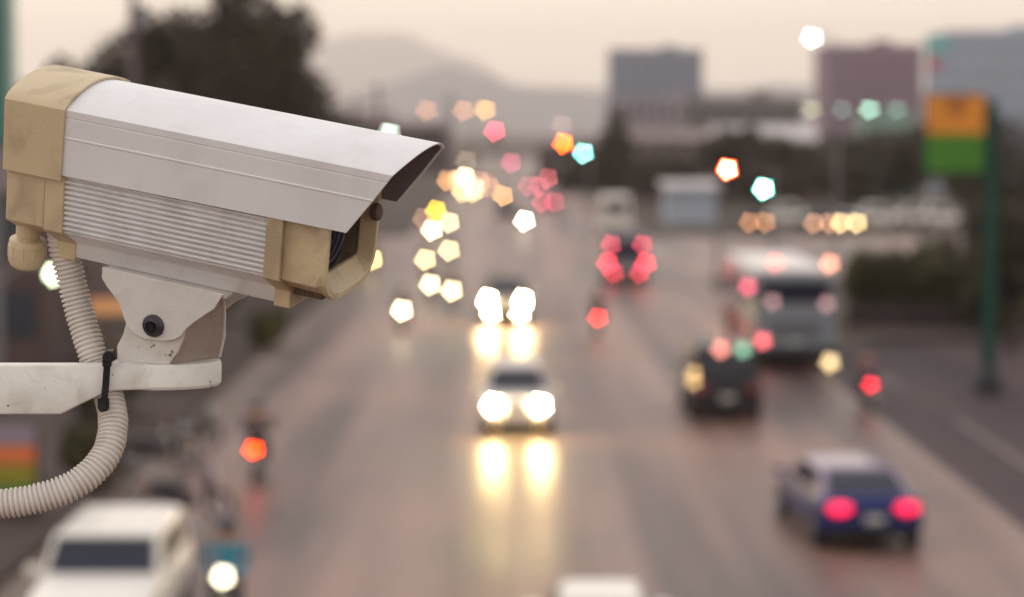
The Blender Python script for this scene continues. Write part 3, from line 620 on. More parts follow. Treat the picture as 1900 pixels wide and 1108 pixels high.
def signal(px, py, D, which, col, rim, label, postside=1):
    z = Z(py, D); x = X(px, D); zc = z+(which-1)*.36
    t = empty('traffic_light', (x+.42*postside, D+.1, 0), 0, label, 'traffic light', 'traffic lights at the junction')
    mb = MB(); mb.cyl((0, 0, 0), (0, 0, zc+.5), .09, .07, 12); mb.obj('post', mst, t, smooth=True)
    mb = MB(); mb.box((-.42*postside, 0, zc), (.42, .24, 1.16)); mb.cyl((0, 0, zc), (-.25*postside, 0, zc), .03); hd = mb.obj('signal_head', blackpl, t, bevel=.02)
    for k in range(3):
        mb = MB(); mb.lathe([(.15, 0), (.15, .03), (.10, .055), (.02, .06)], (-.42*postside, -.12, zc+(1-k)*.36), (0, -1, 0), 20)
        ln = mb.obj('lens', lit(rim, .30, D) if k == which else Lens_off[k], hd)
        if k == which: mb = MB(); mb.lathe([(.06, 0), (.06, .02), (.03, .035), (.005, .04)], (-.42*postside, -.176, zc+(1-k)*.36), (0, -1, 0), 16); mb.obj('bulb', lit(col, .12, D), ln)
        vs = []; fs = []
        for i in range(9):
            a = math.pi*i/8
            for r_, yy in ((.165, -.12), (.165, -.30+.06*abs(math.cos(a))), (.158, -.30+.06*abs(math.cos(a))), (.158, -.12)): vs.append((-.42*postside+r_*math.cos(a), yy, zc+(1-k)*.36+r_*math.sin(a)))
        for i in range(8):
            for q in range(4): fs.append((i*4+q, i*4+(q+1) % 4, (i+1)*4+(q+1) % 4, (i+1)*4+q))
        mb = MB(); mb.add(vs, fs); mb.obj('hood', blackpl, hd)
signal(1045, 266, 170, 0, (.9, .34, .0), (2.0, .04, .0), 'farther traffic light showing a bright orange red lamp', -1)
signal(1082, 284, 165, 2, (.45, .45, .5), (.02, .95, .75), 'farther traffic light showing a pale turquoise lamp', 1)
signal(1349, 314, 112, 0, (3, 2.3, 1.0), (6, .18, .02), 'nearer traffic light showing a glaring red lamp', -1)
signal(1416, 350, 108, 2, (5, 4, 4), (.02, 2.6, 1.7), 'nearer traffic light showing a glaring green lamp', 1)
signal(918, 243, 210, 0, (.2, .02, .04), (.8, .06, .12), 'traffic light with a pinkish red lamp above the far traffic', 1)
signal(948, 302, 320, 0, (.05, .01, .02), (.36, .05, .1), 'most distant traffic light with a faint red lamp', 1)

# ================================================================== VEHICLES
tyre = pmat('tyre_rubber', (.012, .011, .013), .8); rimm = pmat('alloy_rim', (.35, .35, .37), .35, .8)
vglass = pmat('vehicle_glass', (.014, .018, .034), .12, spec=.35); trim = pmat('black_trim', (.015, .014, .017), .5)
def paint(name, c, coat=.6, r=.32): return pmat(name, c, r, 0., var=.03, vscale=2., coat=coat)
CM = {}
def cached(key, fn):
    if key not in CM: CM[key] = fn()
    return CM[key]
def wheel(parent, x, y, r, w_=.2):
    s = 1 if y > 0 else -1
    def mk():
        o = empty('wheel', (0, 0, 0)); mb = MB(); mb.lathe([(r*.62, -w_/2), (r*.9, -w_/2), (r, -w_*.35), (r, w_*.35), (r*.9, w_/2), (r*.62, w_/2)], (0, 0, 0), (0, 1, 0), 28); mb.obj('tyre', tyre, o, smooth=True)
        mb = MB(); mb.lathe([(r*.62, 0), (r*.60, .012), (r*.52, .0), (r*.2, .02), (r*.06, .025)], (0, w_/2-.01, 0), (0, 1, 0), 20)
        for k in range(5):
            a = k*math.tau/5; mb.box((0, 0, 0), (r*.5, .02, r*.13), Matrix.Translation((math.cos(a)*r*.33, w_/2+.012, math.sin(a)*r*.33)) @ Matrix.Rotation(-a, 4, 'Y'))
        mb.obj('rim', rimm, o, smooth=True); return o
    k = ('wheel', r, w_)
    if k in CM: o = copy_tree(CM[k])
    else: o = CM[k] = mk()
    o.parent = parent; o.location = (x, y, r); o.rotation_euler = (0, 0, 0 if s > 0 else math.pi); return o
def vehicle(kind, loc, rz, pm, label, cat, L=4.4, W=1.74, Ht=1.46, belt=.92, hood=.86, trunk=.95, g=(-1.75, -1.05, .35, 1.15), group=None, hl=None, tl=None, name=None, wr=.32, roofm=None,
            hlz=.64, tlz=.84, hls=(.32, .16), tls=(.26, .20), fog=None, bed=None, plate=True, tlx=.70, hlx=.68, roof_hw=.70, far=False):
    t = empty(name or kind, loc, rz, label, cat, group); w2 = W/2
    # body loft
    def ring(x, zt, k, zb=.24):
        P = [(.80*w2*k, zb), (.97*w2*k, zb+.08), (w2*k, .50), (w2*k, .5*(zt+.5)), (.975*w2*k, zt-.07), (.90*w2*k, zt-.01), (.55*w2*k, zt+.02)]
        return [(x, y, z) for y, z in P]+[(x, -y, z) for y, z in reversed(P)]
    hx = L/2
    st = [(-hx, trunk-.12, .90, .34), (-hx+.05, trunk-.05, .955, .27), (-hx+.22, trunk, .985, .24), (g[0]-.05, (trunk+belt)/2 if trunk < belt else trunk, 1, .22), (g[0]+.3, belt, 1, .2), (g[3]-.15, belt, 1, .2), (g[3]+.05, hood+.03, .995, .2), (hx-.55, hood, .97, .22), (hx-.18, hood-.10, .93, .25), (hx-.04, hood-.22, .88, .28), (hx, hood-.30, .82, .34)]
    mb = MB(); mb.loft([ring(x, z, k, zb) for x, z, k, zb in st]); mb.obj('body', pm, t, smooth=True, sub=0 if far else 1)
    # cabin
    zb_, zr = belt-.03, Ht; rh = w2*roof_hw*1.02+.02; bh = w2*.93
    base = [(g[0], bh), (g[3], bh), (g[3], -bh), (g[0], -bh)]; top = [(g[1], rh), (g[2], rh), (g[2], -rh), (g[1], -rh)]
    mb = MB(); mb.loft([[(x, y, zb_) for x, y in base], [(x, y, zr-.05) for x, y in top], [(x*.96+.04*(g[1]+g[2])/2, y*.86, zr) for x, y in top]]); c = mb.obj('cabin', roofm or pm, t, bevel=.05, seg=3)
    def lerpq(a, b, u): return tuple(p+(q-p)*u for p, q in zip(a, b))
    B3 = [(x, y, zb_+.03) for x, y in base]; T3 = [(x, y, zr-.05) for x, y in top]
    def pane(i, j, u0, u1, v0, v1, nm):
        a, b, cc, d = Vector(B3[i]), Vector(B3[j]), Vector(T3[j]), Vector(T3[i])
        q = lambda u, v: a.lerp(b, u).lerp(d.lerp(cc, u), v)
        P = [q(u0, v0), q(u1, v0), q(u1, v1), q(u0, v1)]; n_ = (P[1]-P[0]).cross(P[3]-P[0]).normalized()
        if n_.dot((P[0]+P[2])/2-Vector(((g[1]+g[2])/2, 0, zr-.3))) < 0: n_ = -n_
        mb = MB(); mb.loft([[p+n_*.006-n_*.03 for p in P], [p+n_*.012 for p in P]]); mb.obj(nm, vglass, t)
    pane(1, 2, .05, .95, .10, .93, 'windscreen'); pane(3, 0, .08, .92, .14, .92, 'rear_window')
    for (i, j) in ((0, 1), (3, 2)):
        pane(i, j, .12, .50, .10, .90, 'side_window'); pane(i, j, .54, .90, .10, .90, 'side_window')
    for sx in (-hx+.80, hx-.82):
        for sy in (-1, 1):
            wheel(t, sx, sy*(w2-.09), wr)
            mb = MB(); mb.lathe([(wr+.05, 0), (wr+.05, .01)], (sx, sy*(w2-.008), wr+.01), (0, sy, 0), 24); 
            mb.obj('wheel_arch', trim, t)
    for sy in (-1, 1):
        a = hls
        mb = MB(); mb.lathe([(.5, 0), (.5, .03), (.38, .07), (.1, .09)], (0, 0, 0), (1, 0, 0), 18)
        o = mb.obj('headlight', hl or pmat('headlight_off', (.55, .55, .58), .1, coat=1), t, smooth=True); o.location = (hx-.07, sy*w2*hlx, hlz); o.scale = (1.4, a[0], a[1])
        mb = MB(); mb.lathe([(.5, 0), (.5, .03), (.42, .06), (.1, .07)], (0, 0, 0), (-1, 0, 0), 18)
        o = mb.obj('taillight', tl or pmat('taillight_off', (.25, .01, .015), .2, coat=1), t, smooth=True); o.location = (-hx+.035, sy*w2*tlx, tlz); o.scale = (1.2, tls[0], tls[1])
        mb = MB(); mb.box((g[3]-.2, sy*(w2+.09), belt+.06), (.12, .2, .14)); mb.obj('wing_mirror', pm, t, bevel=.03)
        if fog:
            mb = MB(); mb.lathe([(fog[1]/2, 0), (fog[1]/2, .03), (.02, .04)], (hx-.03, sy*w2*.62, fog[2]), (1, 0, 0), 14); mb.obj('fog_lamp', fog[0], t)
    mb = MB(); mb.box((hx-.02, 0, .36), (.16, W*.80, .16)); mb.obj('front_bumper', trim, t, bevel=.04)
    mb = MB(); mb.box((-hx+.02, 0, .36), (.16, W*.86, .18)); mb.obj('rear_bumper', trim, t, bevel=.04)
    mb = MB(); mb.box((hx-.005, 0, hlz-.02), (.06, W*.34, .12)); mb.obj('grille', trim, t, bevel=.01)
    if plate:
        mb = MB(); mb.box((-hx-.07, 0, .62), (.02, .36, .14)); mb.obj('licence_plate', pmat('plate_white', (.5, .5, .48), .4), t)
    return t
FACE, AWAY = -math.pi/2, math.pi/2
white_p = paint('paint_white', (.80, .77, .71), coat=.3); silver_p = paint('paint_silver', (.60, .61, .63), coat=.3); dark_p = paint('paint_black', (.012, .009, .016), coat=.2, r=.45); blue_p = paint('paint_deep_blue', (.006, .018, .115), coat=0, r=.55); grey_p = paint('paint_grey', (.16, .17, .2))
WHT = (14, 12, 8.5)
# silver SUV coming towards us
c = vehicle('car', (X(955, 59)+.05, 60.6, 0), FACE, silver_p, 'silver car with lit headlights and amber fog lamps, nearest oncoming in the centre', 'car', L=4.3, W=1.72, Ht=1.62, belt=1.0, hood=.98, trunk=1.05, g=(-2.0, -1.8, .25, .95),
            hl=lit((85, 60, 26), .22, 59), hlz=.80, hls=(.26, .26), hlx=.66, fog=(lit((1.3, .62, .10), .16, 59), .16, .34), roofm=paint('paint_silver_roof', (.5, .51, .53)))
# dark car with glaring tall headlights
c = vehicle('car', (X(938, 92), 94, 0), FACE, grey_p, 'dark grey oncoming car with glaring double headlights, second in the centre lane', 'car', L=4.5, W=1.78, Ht=1.72, belt=1.1, hood=1.04, trunk=1.1, g=(-2.0, -1.8, .35, 1.05),
            hl=lit((45, 31, 14), .22, 92), hlz=.98, hls=(.24, .34), hlx=.74, fog=(lit((22, 16, 8), .22, 92), .22, .46), roofm=dark_p)
# blue sedan leaving, lower right
c = vehicle('car', (X(1607, 42.6)+.0, 44.9, 0), AWAY+.07, blue_p, 'deep blue saloon car with red tail lights at the lower right', 'car', L=4.9, W=1.90, Ht=1.38, belt=.94, hood=.86, trunk=.96, g=(-1.95, -1.15, .45, 1.3),
            tl=emat((1, .012, .07), 2.5), tlz=.80, tls=(.44, .22), tlx=.64, roofm=paint('paint_lilac_grey', (.25, .20, .29)))
# dark taxi van with coloured roof lamps
c = vehicle('pickup', (X(1350, 62), 64.2, 0), AWAY, dark_p, 'black pickup taxi with red and green roof lamps ahead of the blue car', 'pickup', L=4.8, W=1.86, Ht=1.92, belt=1.08, hood=1.0, trunk=1.08, g=(-2.15, -2.05, .8, 1.4), wr=.32, roof_hw=.82, tl=pmat('taillight_off', (.25, .01, .015), .2, coat=1))
for y_, col, nm in ((.15, (.75, .24, .19), 'red_roof_lamp'), (-.42, (.16, .34, .22), 'green_roof_lamp')):
    mb = MB(); mb.lathe([(.13, 0), (.13, .03), (.05, .06)], (-2.12, y_, 1.84), (-1, 0, .1), 14); mb.obj(nm, lit(col, .26, 62), c)
for z_ in (1.25, 1.02):
    mb = MB(); mb.lathe([(.10, 0), (.10, .03), (.04, .05)], (-2.38, .86, z_), (-1, 0, .1), 14); mb.obj('amber_side_lamp', lit((.32, .2, .08), .2, 62), c)
# white car bottom left and bottom centre
c = vehicle('car', (-5.95, 35.6, 0), FACE, white_p, 'white high roofed car facing us in the lower left corner', 'car', L=4.7, W=1.86, Ht=1.62, belt=1.06, hood=1.02, trunk=1.1, g=(-2.25, -2.1, .45, 1.05), roof_hw=.80)
c = vehicle('car', (X(1114, 32), 31.9, 0), AWAY, white_p, 'white car at the bottom edge with only its roof in view', 'car', L=4.2, W=1.62, Ht=1.46, g=(-1.7, -1.0, .3, 1.1), roof_hw=.62)
# van ahead with double tail lights
def van(loc, rz, pm, label, L=5.2, W=2.0, Ht=2.4, name='van', cat='van', roofm=None, tls=(), wr=.36, group=None, rear=True, hls=(), body_top=None):
    t = empty(name, loc, rz, label, cat, group); w2 = W/2; hx = L/2
    def ring(x, zt, k, zb=.3):
        P = [(.86*w2*k, zb), (w2*k, zb+.12), (w2*k, zt*.55), (w2*k*.97, zt-.25), (w2*k*.88, zt-.06), (w2*k*.6, zt)]
        return [(x, y, z) for y, z in P]+[(x, -y, z) for y, z in reversed(P)]
    mb = MB(); mb.loft([ring(-hx, Ht-.08, .97), ring(-hx+.12, Ht-.01, 1), ring(hx-1.5, Ht-.01, 1), ring(hx-1.0, Ht-.12, .99), ring(hx-.35, 1.35, .97), ring(hx-.06, 1.05, .93), ring(hx, .8, .88)]); mb.obj('body', pm, t, smooth=True, angle=50)
    mb = MB(); mb.box((-.35, 0, Ht+.02), (L-1.7, W*.86, .07)); mb.obj('roof', roofm or pm, t, bevel=.03)
    mb = MB(); mb.box((-hx-.012, 0, Ht*.70), (.04, W*.78, Ht*.30)); mb.obj('rear_window', vglass, t, bevel=.01)
    mb = MB(); mb.add([(hx-.98, -w2*.84, Ht-.22), (hx-.98, w2*.84, Ht-.22), (hx-.34, w2*.9, 1.44), (hx-.34, -w2*.9, 1.44)], [(0, 1, 2, 3)]); mb.v = [(x+.03, y, z+.02) for x, y, z in mb.v]; mb.obj('windscreen', vglass, t)
    for s in (-1, 1):
        nw = 3
        for k in range(nw):
            l_ = (L-1.9)/nw; mb = MB(); mb.box((-hx+.35+l_*(k+.5), s*(w2*.985+.012), Ht*.70), (l_*.86, .05, Ht*.26)); mb.obj('side_window', vglass, t, bevel=.01)
        for x in (-hx+.9, hx-1.0): wheel(t, x, s*(w2-.10), wr, .22)
    mb = MB(); mb.box((-hx-.03, 0, .42), (.16, W*.9, .2)); mb.obj('rear_bumper', trim, t, bevel=.04)
    mb = MB(); mb.box((hx+.0, 0, .42), (.16, W*.85, .2)); mb.obj('front_bumper', trim, t, bevel=.04)
    mb = MB(); mb.box((-hx-.02, 0, .78), (.03, .4, .14)); mb.obj('licence_plate', pmat('plate_white', (.5, .5, .48), .4), t)
    for nm, y_, z_, r_, m_ in tls:
        mb = MB(); mb.lathe([(r_, 0), (r_, .03), (r_*.6, .06), (.01, .07)], (-hx-.01, y_, z_), (-1, 0, 0), 16); mb.obj(nm, m_, t, smooth=True)
    for nm, y_, z_, r_, m_ in hls:
        mb = MB(); mb.lathe([(r_, 0), (r_, .03), (r_*.6, .06), (.01, .07)], (hx+.0, y_, z_), (1, 0, 0), 16); mb.obj(nm, m_, t, smooth=True)
    return t
rl = lambda c, d, D: lit(c, d, D)
van((X(1163, 116), 118.6, 0), AWAY, grey_p, 'dark grey van with clustered red tail lights, first in its lane past the junction', tls=[('taillight', .92*s, 1.08, .15, rl((1.1, .05, .08), .3, 116)) for s in (1, -1)]+[('lower_taillight', .62*s, .60, .12, rl((.55, .03, .05), .24, 116)) for s in (1, -1)]+[('high_brake_light', .76*s, 1.98, .11, rl((.48, .04, .07), .22, 116)) for s in (1, -1)], W=2.1, Ht=2.45, roofm=dark_p)
van((X(1143, 172), 175, 0), AWAY, white_p, 'white box van ahead of the grey van with red lights', Ht=2.75, W=2.2)
# bus with white roof
t = empty('bus', (X(1474, 75.5)+.05, 80.8, 0), AWAY, 'grey bus with white roof and dark rear window on the right', 'bus'); BW, BL, BH = 2.62, 10.4, 3.05
busm = paint('paint_bus_grey', (.22, .245, .28), coat=.2); w2 = BW/2
mb = MB(); mb.box((0, 0, (.30+BH)/2), (BL, BW, BH-.30)); mb.obj('body', busm, t, bevel=.16, seg=4)
mb = MB(); mb.box((0, 0, BH+.03), (BL-.5, BW-.3, .14)); mb.obj('roof', pmat('roof_white_matt', (.80, .77, .73), .7), t, bevel=.06)
mb = MB(); mb.box((-BL/2-.01, 0, 2.42), (.05, BW*.84, .72)); mb.obj('rear_window', vglass, t, bevel=.02)
mb = MB(); mb.box((BL/2+.01, 0, 2.1), (.05, BW*.88, 1.3)); mb.obj('windscreen', vglass, t, bevel=.02)
for s in (-1, 1):
    for k in range(7): mb = MB(); mb.box((-BL/2+1.1+k*1.35, s*(w2+.005), 2.30), (1.2, .05, .8)); mb.obj('side_window', vglass, t, bevel=.02)
    for x in (-BL/2+2.4, BL/2-2.2): wheel(t, x, s*(w2-.14), .48, .28)
mb = MB(); mb.box((-BL/2-.04, 0, .55), (.2, BW*.96, .28)); mb.obj('rear_bumper', trim, t, bevel=.05)
mb = MB(); mb.box((-BL/2-.02, 0, 1.25), (.04, BW*.6, .5)); mb.obj('engine_grille', pmat('louvre_grey', (.12, .13, .15), .5), t, bevel=.02)
mb = MB(); mb.box((-BL/2-.03, 0, .85), (.03, .42, .16)); mb.obj('licence_plate', pmat('plate_white', (.5, .5, .48), .4), t)
mb = MB(); mb.box((0, w2+.01, 1.1), (BL*.96, .03, .6)); mb.obj('side_stripe', pmat('stripe_red', (.28, .03, .05), .4), t)
def buslamp(nm, px, py, col, r_=.14):
    mb = MB(); mb.lathe([(r_, 0), (r_, .03), (r_*.6, .06), (.01, .07)], (-BL/2-.03, -(X(px, 76.5)-X(1478, 76.5)-.1), Z(py, 76.5)), (-1, 0, 0), 16); mb.obj(nm, lit(col, r_*2, 76.5), t, smooth=True)
buslamp('roof_marker_lamp', 1447, 484, (.62, .16, .12)); buslamp('roof_marker_lamp', 1547, 486, (.95, .34, .20)); buslamp('indicator_lamp', 1442, 556, (.22, .12, .12)); buslamp('indicator_lamp', 1542, 560, (.22, .12, .12))
buslamp('taillight', 1425, 628, (.75, .12, .13)); buslamp('reversing_lamp', 1549, 668, (.85, .60, .30), .17)
mb = MB(); mb.lathe([(.12, 0), (.12, .03), (.01, .05)], (-BL/2+.5, w2+.12, 2.55), (-1, .2, 0), 14); mb.obj('side_marker_lamp', lit((.55, .06, .12), .24, 78), t)
# far queue of tail lights and headlights
def simple_car(px, D, rz, pm, label, group, hl=None, tl=None, Ht=1.46, hlx=.68, L=4.2, W=1.72): 
    return vehicle('car', (X(px, D), D+L/2, 0), rz, pm, label, 'car', L=L, W=W, Ht=Ht, hl=hl, tl=tl, hls=(.36, .36), tls=(.34, .30), hlz=.72, group=group, g=(-1.75, -1.1, .35, 1.15), far=True, hlx=hlx)
gA = 'far cars driving away'; gO = 'far oncoming cars with headlights on'
simple_car(1018, 222, AWAY, grey_p, 'grey far car with pink tail lights right of the white headlight', gA, tl=lit((.42, .04, .07), .34, 220))
simple_car(990, 285, AWAY, dark_p, 'farther black car with faint red tail lights', gA, tl=lit((.28, .06, .08), .34, 285))
simple_car(1024, 330, AWAY, grey_p, 'most distant departing car with dim red tail lights', gA, tl=lit((.42, .08, .09), .34, 330))
simple_car(940, 205, FACE, dark_p, 'black far car with unlit lamps left of the lone white headlight', gO)
simple_car(855, 345, FACE, grey_p, 'most distant oncoming car with paired white headlights', gO, hl=lit((1.5, 1.1, .6), .36, 345))
simple_car(871, 285, FACE, silver_p, 'silver far oncoming car in the heart of the headlight cluster', gO, hl=lit((1.6, 1.25, .75), .36, 285))
simple_car(838, 320, FACE, grey_p, 'far oncoming car with orange tinted headlights at the cluster edge', gO, hl=lit((.55, .26, .10), .36, 320))
simple_car(899, 315, FACE, dark_p, 'far oncoming dark car with dim tan headlights', gO, hl=lit((.28, .14, .08), .36, 315))
simple_car(868, 262, FACE, white_p, 'white far oncoming car below the headlight cluster', gO, hl=lit((.75, .52, .24), .36, 262))

# parked row beyond the junction
gp = 'parked cars beyond the junction'
for i, (px, D, pm, lab, amber) in enumerate([(1400, 178, dark_p, 'black parked car with amber lamps, left end of the far row', (.36, .16, .07)), (1452, 190, white_p, 'white parked car second from the left in the far row', None), (1518, 176, grey_p, 'grey parked car with tan lamps in the middle of the far row', (.38, .18, .09)),
       (1568, 177, silver_p, 'silver parked car whose lamp shines pale yellow in the far row', (.75, .50, .20)), (1630, 186, white_p, 'white parked car left of the hedge top in the far row', None), (1690, 188, paint('paint_cream', (.55, .48, .44)), 'cream parked car at the right of the far row', None), (1745, 186, white_p, 'white parked car nearest the board pole in the far row', None)]):
    o = vehicle('car', (X(px, D), D, 0), FACE if amber else .1+math.pi*(i % 2), pm, lab, 'car', L=4.4, Ht=1.5 if amber else 1.75, group=gp, far=True, hl=lit(amber, .36, D) if amber else None, hls=(.36, .36), hlz=.75)

# ---------------------------------------------------------------- motorcycles and riders
skinm = pmat('skin', (.36, .20, .13), .5)
def rider_mat(name, shirt, trousers):
    m = bpy.data.materials.new(name); m.use_nodes = True; n_ = m.node_tree; b = n_.nodes['Principled BSDF']; b.inputs['Roughness'].default_value = .8
    tcn = n_.nodes.new('ShaderNodeTexCoord'); se = n_.nodes.new('ShaderNodeSeparateXYZ'); n_.links.new(tcn.outputs['Object'], se.inputs[0])
    r = n_.nodes.new('ShaderNodeValToRGB'); r.color_ramp.interpolation = 'CONSTANT'; mr = n_.nodes.new('ShaderNodeMath'); mr.operation = 'MULTIPLY'; mr.inputs[1].default_value = .5
    n_.links.new(se.outputs['Z'], mr.inputs[0]); n_.links.new(mr.outputs[0], r.inputs[0])
    r.color_ramp.elements[0].position = 0; r.color_ramp.elements[0].color = (*trousers, 1)
    r.color_ramp.elements[1].position = .43; r.color_ramp.elements[1].color = (*shirt, 1)
    e_ = r.color_ramp.elements.new(.665); e_.color = (.36, .20, .13, 1)
    n_.links.new(r.outputs[0], b.inputs['Base Color']); return m
def bike_proto():
    t = empty('motorcycle', (0, 0, 0))
    for x in (-.62, .62):
        o = empty('wheel', (x, 0, .29)); o.parent = t
        mb = MB(); vs = []; fs = []; nn, kk = 28, 8
        for i in range(nn):
            a = i*math.tau/nn
            for k in range(kk):
                b_ = k*math.tau/kk; rr = .25+.042*math.cos(b_); vs.append((math.cos(a)*rr, .045*math.sin(b_), math.sin(a)*rr))
        for i in range(nn):
            for k in range(kk): fs.append((i*kk+k, ((i+1) % nn)*kk+k, ((i+1) % nn)*kk+(k+1) % kk, i*kk+(k+1) % kk))
        mb.add(vs, fs); mb.obj('tyre', tyre, o, smooth=True)
        mb = MB(); mb.lathe([(.05, -.05), (.05, .05)], (0, 0, 0), (0, 1, 0), 12)
        for k in range(5): a = k*math.tau/5; mb.tube([(0, 0, 0), (math.cos(a)*.22, 0, math.sin(a)*.22)], .014, 6)
        mb.obj('rim', rimm, o)
    def ring(x, w_, z0, z1): return [(x, w_*math.cos(a), (z0+z1)/2+(z1-z0)/2*math.sin(a)) for a in [i*math.tau/10 for i in range(10)]]
    mb = MB(); mb.loft([ring(-.78, .04, .62, .72), ring(-.6, .11, .50, .76), ring(-.2, .14, .30, .76), ring(.05, .13, .26, .62), ring(.22, .10, .26, .50)]); mb.obj('body', pmat('scooter_paint', (.03, .025, .03), .35, coat=.6), t, smooth=True, sub=1)
    mb = MB(); mb.loft([ring(.30, .17, .30, .98), ring(.40, .19, .34, 1.0), ring(.46, .14, .42, .96), ring(.50, .06, .5, .86)]); mb.obj('front_fairing', pmat('scooter_paint', (.03, .025, .03), .35, coat=.6), t, smooth=True, sub=1)
    mb = MB(); mb.loft([ring(-.72, .09, .72, .80), ring(-.5, .15, .72, .83), ring(-.1, .13, .71, .80), ring(.04, .08, .68, .76)]); mb.obj('seat', trim, t, smooth=True, sub=1)
    for s in (-1, 1):
        mb = MB(); mb.tube([(.62, s*.07, .29), (.46, s*.07, .75)], .022, 8); mb.obj('fork', rimm, t, smooth=True)
        mb = MB(); mb.tube([(.30, s*.24, 1.02), (.34, s*.30, 1.18)], .008, 6); mb.lathe([(.055, 0), (.06, .01), (.05, .02)], (.33, s*.31, 1.22), (-1, 0, 0), 12); mb.obj('mirror', trim, t)
    mb = MB(); mb.tube([(.26, -.34, 1.0), (.32, -.18, 1.02), (.36, 0, 1.0), (.32, .18, 1.02), (.26, .34, 1.0)], .016, 8); mb.obj('handlebar', trim, t, smooth=True)
    mb = MB(); mb.tube([(-.1, -.16, .26), (-.4, -.19, .27), (-.82, -.2, .36)], [.025, .045, .05], 10); mb.obj('exhaust', rimm, t, smooth=True)
    mb = MB(); mb.loft([[(.62+.33*math.cos(a), y, .29+.33*math.sin(a)) for y in (-.06, .06)]+[(.62+.315*math.cos(a), y, .29+.315*math.sin(a)) for y in (.06, -.06)] for a in [R(40+i*12) for i in range(9)]]); mb.obj('front_mudguard', pmat('scooter_paint', (.03, .025, .03), .35, coat=.6), t, smooth=True)
    mb = MB(); mb.lathe([(.5, 0), (.5, .04), (.4, .1), (.1, .13)], (0, 0, 0), (1, 0, 0), 18); o = mb.obj('headlight', pmat('headlight_off', (.55, .55, .58), .1, coat=1), t, smooth=True); o.location = (.47, 0, .93); o.scale = (1, .24, .24)
    mb = MB(); mb.lathe([(.5, 0), (.5, .03), (.4, .06), (.1, .08)], (0, 0, 0), (-1, 0, 0), 18); o = mb.obj('taillight', pmat('taillight_off', (.25, .01, .015), .2, coat=1), t, smooth=True); o.location = (-.79, 0, .74); o.scale = (1, .22, .16)
    mb = MB(); mb.box((-.86, 0, .52), (.012, .2, .16)); mb.obj('licence_plate', pmat('plate_white', (.5, .5, .48), .4), t)
    return t
def rider_proto():
    J = {'pel': ((-.22, 0, .90), .15), 'waist': ((-.20, 0, 1.05), .135), 'chest': ((-.13, 0, 1.27), .16), 'neck': ((-.09, 0, 1.44), .06), 'head0': ((-.06, 0, 1.53), .08), 'head1': ((-.05, 0, 1.63), .095), 'head2': ((-.05, 0, 1.70), .07)}
    E_ = [('pel', 'waist'), ('waist', 'chest'), ('chest', 'neck'), ('neck', 'head0'), ('head0', 'head1'), ('head1', 'head2')]
    for s, q in ((1, 'l'), (-1, 'r')):
        J['sh'+q] = ((-.11, s*.17, 1.37), .075); J['el'+q] = ((.02, s*.31, 1.16), .052); J['wr'+q] = ((.20, s*.31, 1.04), .034); J['ha'+q] = ((.25, s*.305, 1.035), .03)
        E_ += [('chest', 'sh'+q), ('sh'+q, 'el'+q), ('el'+q, 'wr'+q), ('wr'+q, 'ha'+q)]
        for i in range(4):
            yy = s*(.275+.02*i); J['fa%d' % i+q] = ((.285, yy, 1.035-.002*i), .0095); J['fb%d' % i+q] = ((.292, yy, 1.005), .0085); J['fc%d' % i+q] = ((.272, yy, .985+.003*i), .008)
            E_ += [('ha'+q, 'fa%d' % i+q), ('fa%d' % i+q, 'fb%d' % i+q), ('fb%d' % i+q, 'fc%d' % i+q)]
        J['ta'+q] = ((.245, s*.265, 1.015), .010); J['tb'+q] = ((.265, s*.255, .992), .009); E_ += [('ha'+q, 'ta'+q), ('ta'+q, 'tb'+q)]
        J['hi'+q] = ((-.17, s*.10, .88), .11); J['kn'+q] = ((.20, s*.20, .74), .072); J['an'+q] = ((.10, s*.19, .36), .045); J['he'+q] = ((.07, s*.19, .31), .04); J['to'+q] = ((.24, s*.20, .30), .035)
        E_ += [('pel', 'hi'+q), ('hi'+q, 'kn'+q), ('kn'+q, 'an'+q), ('an'+q, 'he'+q), ('he'+q, 'to'+q)]
    names = list(J); me = bpy.data.meshes.new('person'); me.from_pydata([J[k][0] for k in names], [(names.index(a), names.index(b)) for a, b in E_], [])
    o = bpy.data.objects.new('person', me); COL.objects.link(o); md = o.modifiers.new('skin', 'SKIN'); md.use_smooth_shade = True
    for i, k in enumerate(names):
        v = me.skin_vertices[0].data[i]; v.radius = (J[k][1], J[k][1]); v.use_root = (k == 'pel')
    su = o.modifiers.new('sub', 'SUBSURF'); su.levels = 1; su.render_levels = 1
    me.materials.append(rider_mat('rider_dark_shirt', (.03, .028, .035), (.03, .03, .045)))
    mb = MB()
    for i in range(2): pass
    vs = []; fs = []; nu, nv = 20, 12
    for j in range(nv+1):
        th = j/nv*math.pi*.72
        for i in range(nu): a = i*math.tau/nu; vs.append((-.06+.155*math.sin(th)*math.cos(a), .135*math.sin(th)*math.sin(a), 1.62+.15*math.cos(th)))
    for j in range(nv):
        for i in range(nu): fs.append((j*nu+i, j*nu+(i+1) % nu, (j+1)*nu+(i+1) % nu, (j+1)*nu+i))
    mb.add(vs, fs); h = mb.obj('helmet', pmat('helmet_black', (.02, .018, .022), .25, coat=.8), o, smooth=True, angle=180)
    mb = MB(); mb.loft([[(.10-.155*(1-math.cos(a)), .125*math.sin(a), z) for z in (1.555, 1.66)] + [(.085-.155*(1-math.cos(a)), .12*math.sin(a), z) for z in (1.66, 1.555)] for a in [R(-60+i*12) for i in range(11)]]); mb.obj('visor', vglass, h, smooth=True)
    return o
BP = bike_proto(); RP = rider_proto(); MATS_R = bpy.data.materials['rider_dark_shirt']; used = [False]
RM = {'dark': None, 'blue': rider_mat('rider_blue_shirt', (.03, .28, .42), (.03, .03, .045)), 'mauve': rider_mat('rider_mauve_shirt', (.17, .10, .13), (.03, .03, .045))}
